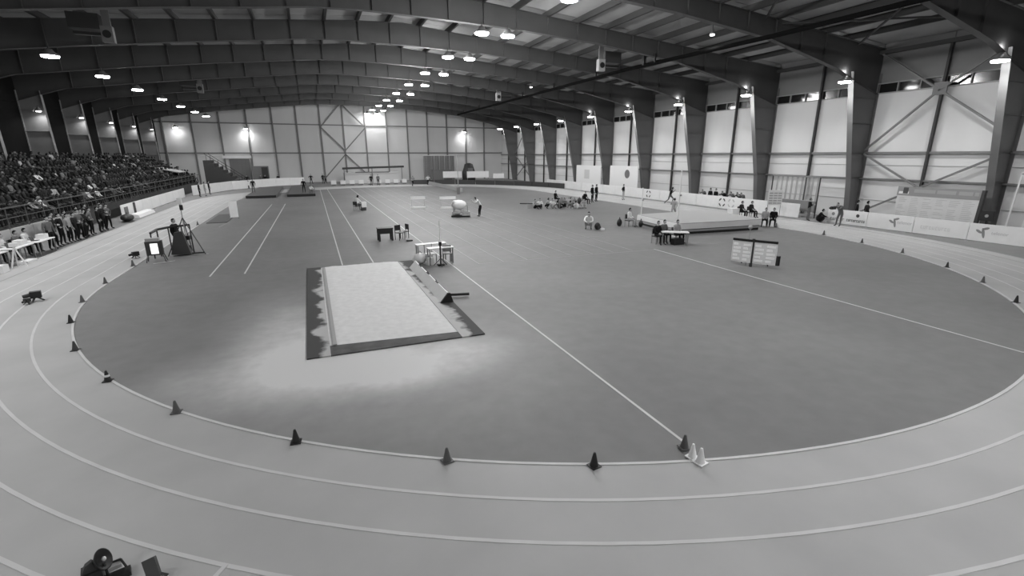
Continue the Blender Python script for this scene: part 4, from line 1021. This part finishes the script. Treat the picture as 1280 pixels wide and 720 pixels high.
# standing official, squatting man, cameraman
person('fold', 35.6, 25.75, .9, 'k', 'm', 'man in a black shirt with folded arms standing between the two rows of boards', hair='m', s=1.0)
person('squat', 35.4, 24.7, .7, 'k', 'k', 'person in black squatting next to the man with folded arms')
tag(MB().ball((35.9, 24.95, .3), .35, 10, 6, (1.1, .8, .85)).build('kit_bag', M_BLACK, None, True), 'black kit bag behind the squatting person in black', 'bag')
person('camera', 34.75, 22.8, -PI / 2, 'm', 'm', 'cameraman bending to his camera in front of the lettered boards', s=1.05)
t = thing('video_camera', (33.95, 22.75, 1.25), 0, 'dark video camera held by the bending cameraman', 'camera'); MB().box(-.25, .15, -.08, .08, 0, .2).build('camera_body', M_BLACK, t); MB().tube((-.25, 0, .1), (-.4, 0, .1), .06, .07).build('lens', M_BLACK, t)
person('stand', 36.75, 22.9, .6, 'k', 'k', 'person in black behind the boards by the column, left of two'); person('stand', 36.8, 22.25, 1.0, 'd', 'k', 'person in dark clothes behind the boards by the column, right of two')

# results board leaning on the right wall
t = thing('results_board', (37.05, 18.3, .75), -PI / 2, 'large results board with rows of small print leaning at the right wall', 'scoreboard')
t.rotation_euler = (-.06, 0, -PI / 2)
MB().box(-2.35, 2.15, -.04, .06, 0.0, 2.15).build('panel', mat('results panel', .6, .6, var=.04, scale=3), t)
MB().box(-2.4, 2.2, -.05, -.041, 1.55, 2.15).build('header', mat('results header', .27, .6), t)
MB().box(2.15, 2.3, -.06, .2, 0, 2.15).build('side_edge', M_DARK, t)
MB().box(-2.05, -1.75, -.058, -.05, 1.68, 2.08).build('header_emblem', M_INK, t); MB().box(-2.3, -1.7, -.056, -.05, 1.66, 1.82).build('header_strip', M_WHITE, t)
for a, b in ((-1.4, -.2), (-.1, .9), (1.05, 1.75), (1.85, 2.05)): MB().box(a, b, -.056, -.05, 1.78, 2.0).build('header_strip', M_GREY, t)
q = MB()
for r_ in range(12):
    for c_ in range(6): 
        if random.random() < .85: q.box(-2.2 + .72 * c_, -2.2 + .72 * c_ + random.uniform(.3, .6), -.046, -.04, .12 + .115 * r_, .15 + .115 * r_)
o = q.build('results_print', mat('faint print', .42, .6), t); o['kind'] = 'stuff'
for s_ in (-2.2, 2.0): MB().box(s_, s_ + .1, .0, .1, -.75, 0).build('support', M_STEEL, t)
t = thing('wall_fan', (37.0, 15.55, 1.45), -PI / 2, 'black square fan with a pale hub beside the results board', 'fan')
MB().box(-.3, .3, -.1, .12, -.3, .3).build('fan_housing', M_BLACK, t); MB().tube((0, -.1, 0), (0, -.13, 0), .09, .09, 12).build('hub', M_GREY, t)
MB().lathe([(.22, 0), (.26, .02)], 16).build('grille_ring', M_DARK, t).rotation_euler = (PI / 2, 0, 0)
MB().box(-.05, .05, -.0, .1, -1.45, -.3).build('stand', M_BLACK, t)
t = thing('frame_poles', (37.0, 14.3, 0), 0, 'pair of pale upright poles by the right wall behind the last board', 'poles')
MB().bar((0, .35, 0), (.05, .25, 4.0), .07).build('pole', M_WHITE, t); MB().bar((0, -.35, 0), (.05, -.6, 4.2), .12).build('pole', M_WHITE, t); MB().bar((0.04, .25, 3.9), (.04, -.6, 4.1), .06).build('crossbar', M_GREY, t)
# white tall boards against the right wall farther back
for Y0_, Y1_, z1, lb, dk in ((Yat(750, 37.9), Yat(720, 37.9), 3.5, 'tall pale board standing against the right wall, farther one', 0), (Yat(796, 37.9), Yat(761.5, 37.9), 3.6, 'tall pale board with a dark round mark against the right wall, nearer one', 1)):
    t = thing('tall_board', (37.9, Y0_, 0), PI / 2, lb, 'board')
    MB().box(0, Y1_ - Y0_, -.04, .04, .1, z1).build('panel', mat('tall pale board', .8, .6), t)
    for s_ in (.1, Y1_ - Y0_ - .2): MB().box(s_, s_ + .1, -.4, .04, 0, .1).build('foot', M_STEEL, t)
    if dk: MB().tube((2.2, .05, 2.6), (2.2, .06, 2.6), .55, .55, 14).build('round_mark', M_MID, t)
    else: MB().box(3.0, 4.4, .045, .055, 1.6, 2.9).build('print', M_INKP, t)

# two-panel result stand
a_, b_ = G(913, 330), G(937, 333.5); c_ = G(968, 337)
def leafp(t, p, q, nm, rows):
    p, q = Vector((*p, 0)), Vector((*q, 0)); d = (q - p).normalized(); L_ = (q - p).length
    o = bpy.data.objects.new(nm, MB().box(0, L_, -.02, .02, .18, 1.16).mesh(nm)); o.data.materials.append(mat('score panel', .72, .6)); COL.objects.link(o); o.parent = t
    o.location = p - t.location; o.location.z = 0; o.rotation_euler = (0, 0, math.atan2(d.y, d.x))
    MB().box(0, L_, -.04, .04, 1.16, 1.26).build('top_edge', M_BLACK, o)
    for r_ in range(rows):
        for k in range(2): MB().box(.06 + k * L_ * .5, L_ * .5 - .06 + k * L_ * .5 - (.12 if (r_ + k) % 3 == 1 else 0), -.035, -.02, .26 + r_ * .17, .36 + r_ * .17).build('card', M_PAPER, o)
    return o
t = thing('score_stand', (*b_, 0), 0, 'two-panel white score stand with a black top edge on the right infield', 'scoreboard')
leafp(t, a_, b_, 'left_panel', 5); leafp(t, (b_[0] + .08, b_[1] - .03), c_, 'right_panel', 5)
MB().box(-.0, .08, -.05, .05, 0, 1.3).build('hinge_post', M_DARK, t)
MB().tube((.02, .25, 0), (.02, .25, 1.75), .02).build('pole', M_GREY, t); MB().ball((.02, .25, 1.8), .1, 10, 6).build('pole_top', M_GREY, t, True)
for p_ in (a_, c_):
    ox, oy = (p_[0] - b_[0]) * .6, (p_[1] - b_[1]) * .6
    MB().bar((ox + .5, oy + .25, 0), (ox + .06, oy + .03, .9), .04).build('back_leg', M_DARK, t)
x, y = G(971, 332); tag(MB().cbox(x, y, 0, .15, .15, .45).build('small_bag', M_BLACK), 'small black bag at the right side of the score stand', 'bag')

# ------------------------------------------------------------------ left: monitor stand, hoop table, tripod
x, y = G(196, 330)
t = thing('monitor_stand', (-7.35, 27.7, 0), .1, 'boxy display on thin legs with a bright lit screen, on the left lane edge', 'monitor')
MB().box(-.33, .33, -.08, .3, .35, 1.02).build('housing', M_DARK, t); MB().box(-.13, .17, -.1, -.08, .42, .92).build('screen', M_SCREEN, t)
for a in (-.3, .3):
    for b in (-.05, .25): MB().bar((a * 1.3, b * 1.5, 0), (a, b, .4), .03).build('leg', M_DARK, t)
MB().box(-.3, .25, -.05, .3, 1.02, 1.16).build('top_case', M_GREY, t)
t = thing('curved_railing', (-6.9, 28.9, 0), 0, 'dark curved counter with hanging cloth behind the lit display', 'counter')
pts = [(-.75, -.2, 1.28), (-.6, .35, 1.38), (-.2, .75, 1.42), (.35, .9, 1.45), (.75, .8, 1.5)]
MB().sweep(pts, .06).build('curved_rail', M_BLACK, t)
for i, p in enumerate(pts): MB().bar((p[0], p[1], 0), p, .05).build('post', M_BLACK, t)
m = MB(); m.hexa([(-.1, .0, .1), (.75, .1, .05), (.75, .5, .05), (-.1, .5, .1), (.15, .1, 1.2), (.5, .15, 1.25), (.5, .4, 1.25), (.15, .4, 1.2)]); m.build('hanging_cloth', M_DARK, t)
t = thing('tripod_stand', (-6.35, 29.5, 0), 0, 'tall tripod stand with a small pale head behind the curved counter', 'tripod')
MB().tube((0, 0, .7), (0, 0, 2.75), .025).build('pole', M_GREY, t); MB().cbox(0, 0, 2.6, .2, .16, .3).build('head', M_WHITE, t); MB().cbox(.05, -.1, 2.3, .14, .1, .26).build('dark_unit', M_BLACK, t)
for a in range(3): MB().bar((.95 * math.cos(a * 2.09 - .5), .95 * math.sin(a * 2.09 - .5), 0), (0, 0, 1.9), .035).build('leg', M_DARK, t)
MB().cbox(0, 0, .75, .35, .3, .2).build('weight', M_BLACK, t); MB().cbox(0, 0, .2, .3, .26, .25).build('weight', M_BLACK, t); MB().bar((-.4, -.2, .05), (.75, -.2, .05), .06).build('foot_bar', M_BLACK, t)
person('stand', -6.95, 30.2, 1.2, 'k', 'k', 'person in black standing behind the curved counter', s=1.02)
# grey sign on the far left infield, mat
t = thing('white_sign', (-6.1, 45.2, 0), .25, 'upright white sign board on the left infield', 'sign'); MB().box(-.3, .3, -.04, .04, .1, 1.4).build('panel', M_PAPER, t)
for s_ in (-.3, .3): MB().box(s_ - .03, s_ + .03, -.2, .2, 0, .1).build('foot', M_STEEL, t)
tag(MB().box(-7.7, -6.3, 42.6, 48.5, 0, .05).build('dark_mat', mat('floor mat', .1, .8)), 'dark flat mat behind the white sign on the left infield', 'mat')
# small dark trackside cameras on lanes
def floor_camera(x, y, rz, lb, s=1):
    t = thing('floor_camera', (x, y, .02), rz, lb, 'camera'); t.scale = (s, s, s)
    MB().box(-.12, .16, -.1, .1, .12, .34).build('camera_body', M_BLACK, t); MB().tube((-.12, 0, .23), (-.3, 0, .2), .07, .06).build('lens', M_BLACK, t)
    for a in range(3): MB().bar((.2 * math.cos(a * 2.1), .2 * math.sin(a * 2.1), 0), (0, 0, .16), .04).build('leg', M_DARK, t)
floor_camera(*G(46, 377), .3, 'black camera on a low tripod standing in the left lanes, the larger one', 1.05); floor_camera(*G(35, 381), 1.3, 'black camera on a low tripod standing in the left lanes, the smaller one', .6)
floor_camera(*G(170, 323), .8, 'dark camera on a low tripod left of the lit display', .95)
# near bottom left: timing gear
x, y = G(130, 726)
t = thing('timing_lamp', (x, y + .0, 0), .3, 'black reflector lamp on a low stand at the bottom left corner', 'lamp'); t.scale = (.64, .64, .8)
MB().box(-.28, .02, -.1, .2, .02, .26).build('case', M_BLACK, t); MB().hexa([(-.26, -.05, .26), (-.02, -.05, .26), (-.02, .15, .26), (-.26, .15, .26), (-.2, .0, .36), (-.1, .0, .4), (-.1, .1, .4), (-.2, .1, .36)]).build('case_lid', M_DARK, t)
r_ = MB().lathe([(.04, .09), (.075, .07), (.125, .0), (.13, -.015), (.118, -.012), (.06, .05), (.02, .055)], 24).build('reflector', M_BLACK, t, True); r_.location = (.06, .02, .36); r_.scale = (1.35, 1.35, 1.35); r_.rotation_euler = Vector((-.72, .5, -.42)).to_track_quat('Z', 'Y').to_euler()
r2 = MB().ball((0, 0, -.02), .028, 10, 6).build('bulb', M_WHITE, r_, True)
MB().tube((.06, .02, .3), (.08, -.02, .05), .025).build('stem', M_DARK, t)
MB().box(.0, .42, -.22, .0, .0, .09).build('base', M_BLACK, t); MB().box(.1, .3, -.05, .12, .14, .2).build('bracket', M_GREY, t); MB().sweep([(.0, .05, .16), (.15, .1, .2), (.3, .06, .22), (.36, -.06, .12)], .02).build('cable', M_BLACK, t)
x, y = G(196, 729)
t = thing('grey_panel', (x, y, 0), -.45, 'dark grey rectangular panel tilted up at the bottom left beside the lamp', 'panel')
p_ = MB().box(-.13, .13, -.015, .015, 0, .34).build('panel', mat('grey panel', .07, .6), t); p_.rotation_euler = (-.35, -.5, 0); p_.scale = (.8, 1, .9); MB().bar((0.05, .03, .12), (0.05, .12, .0), .03).build('prop', M_DARK, t)
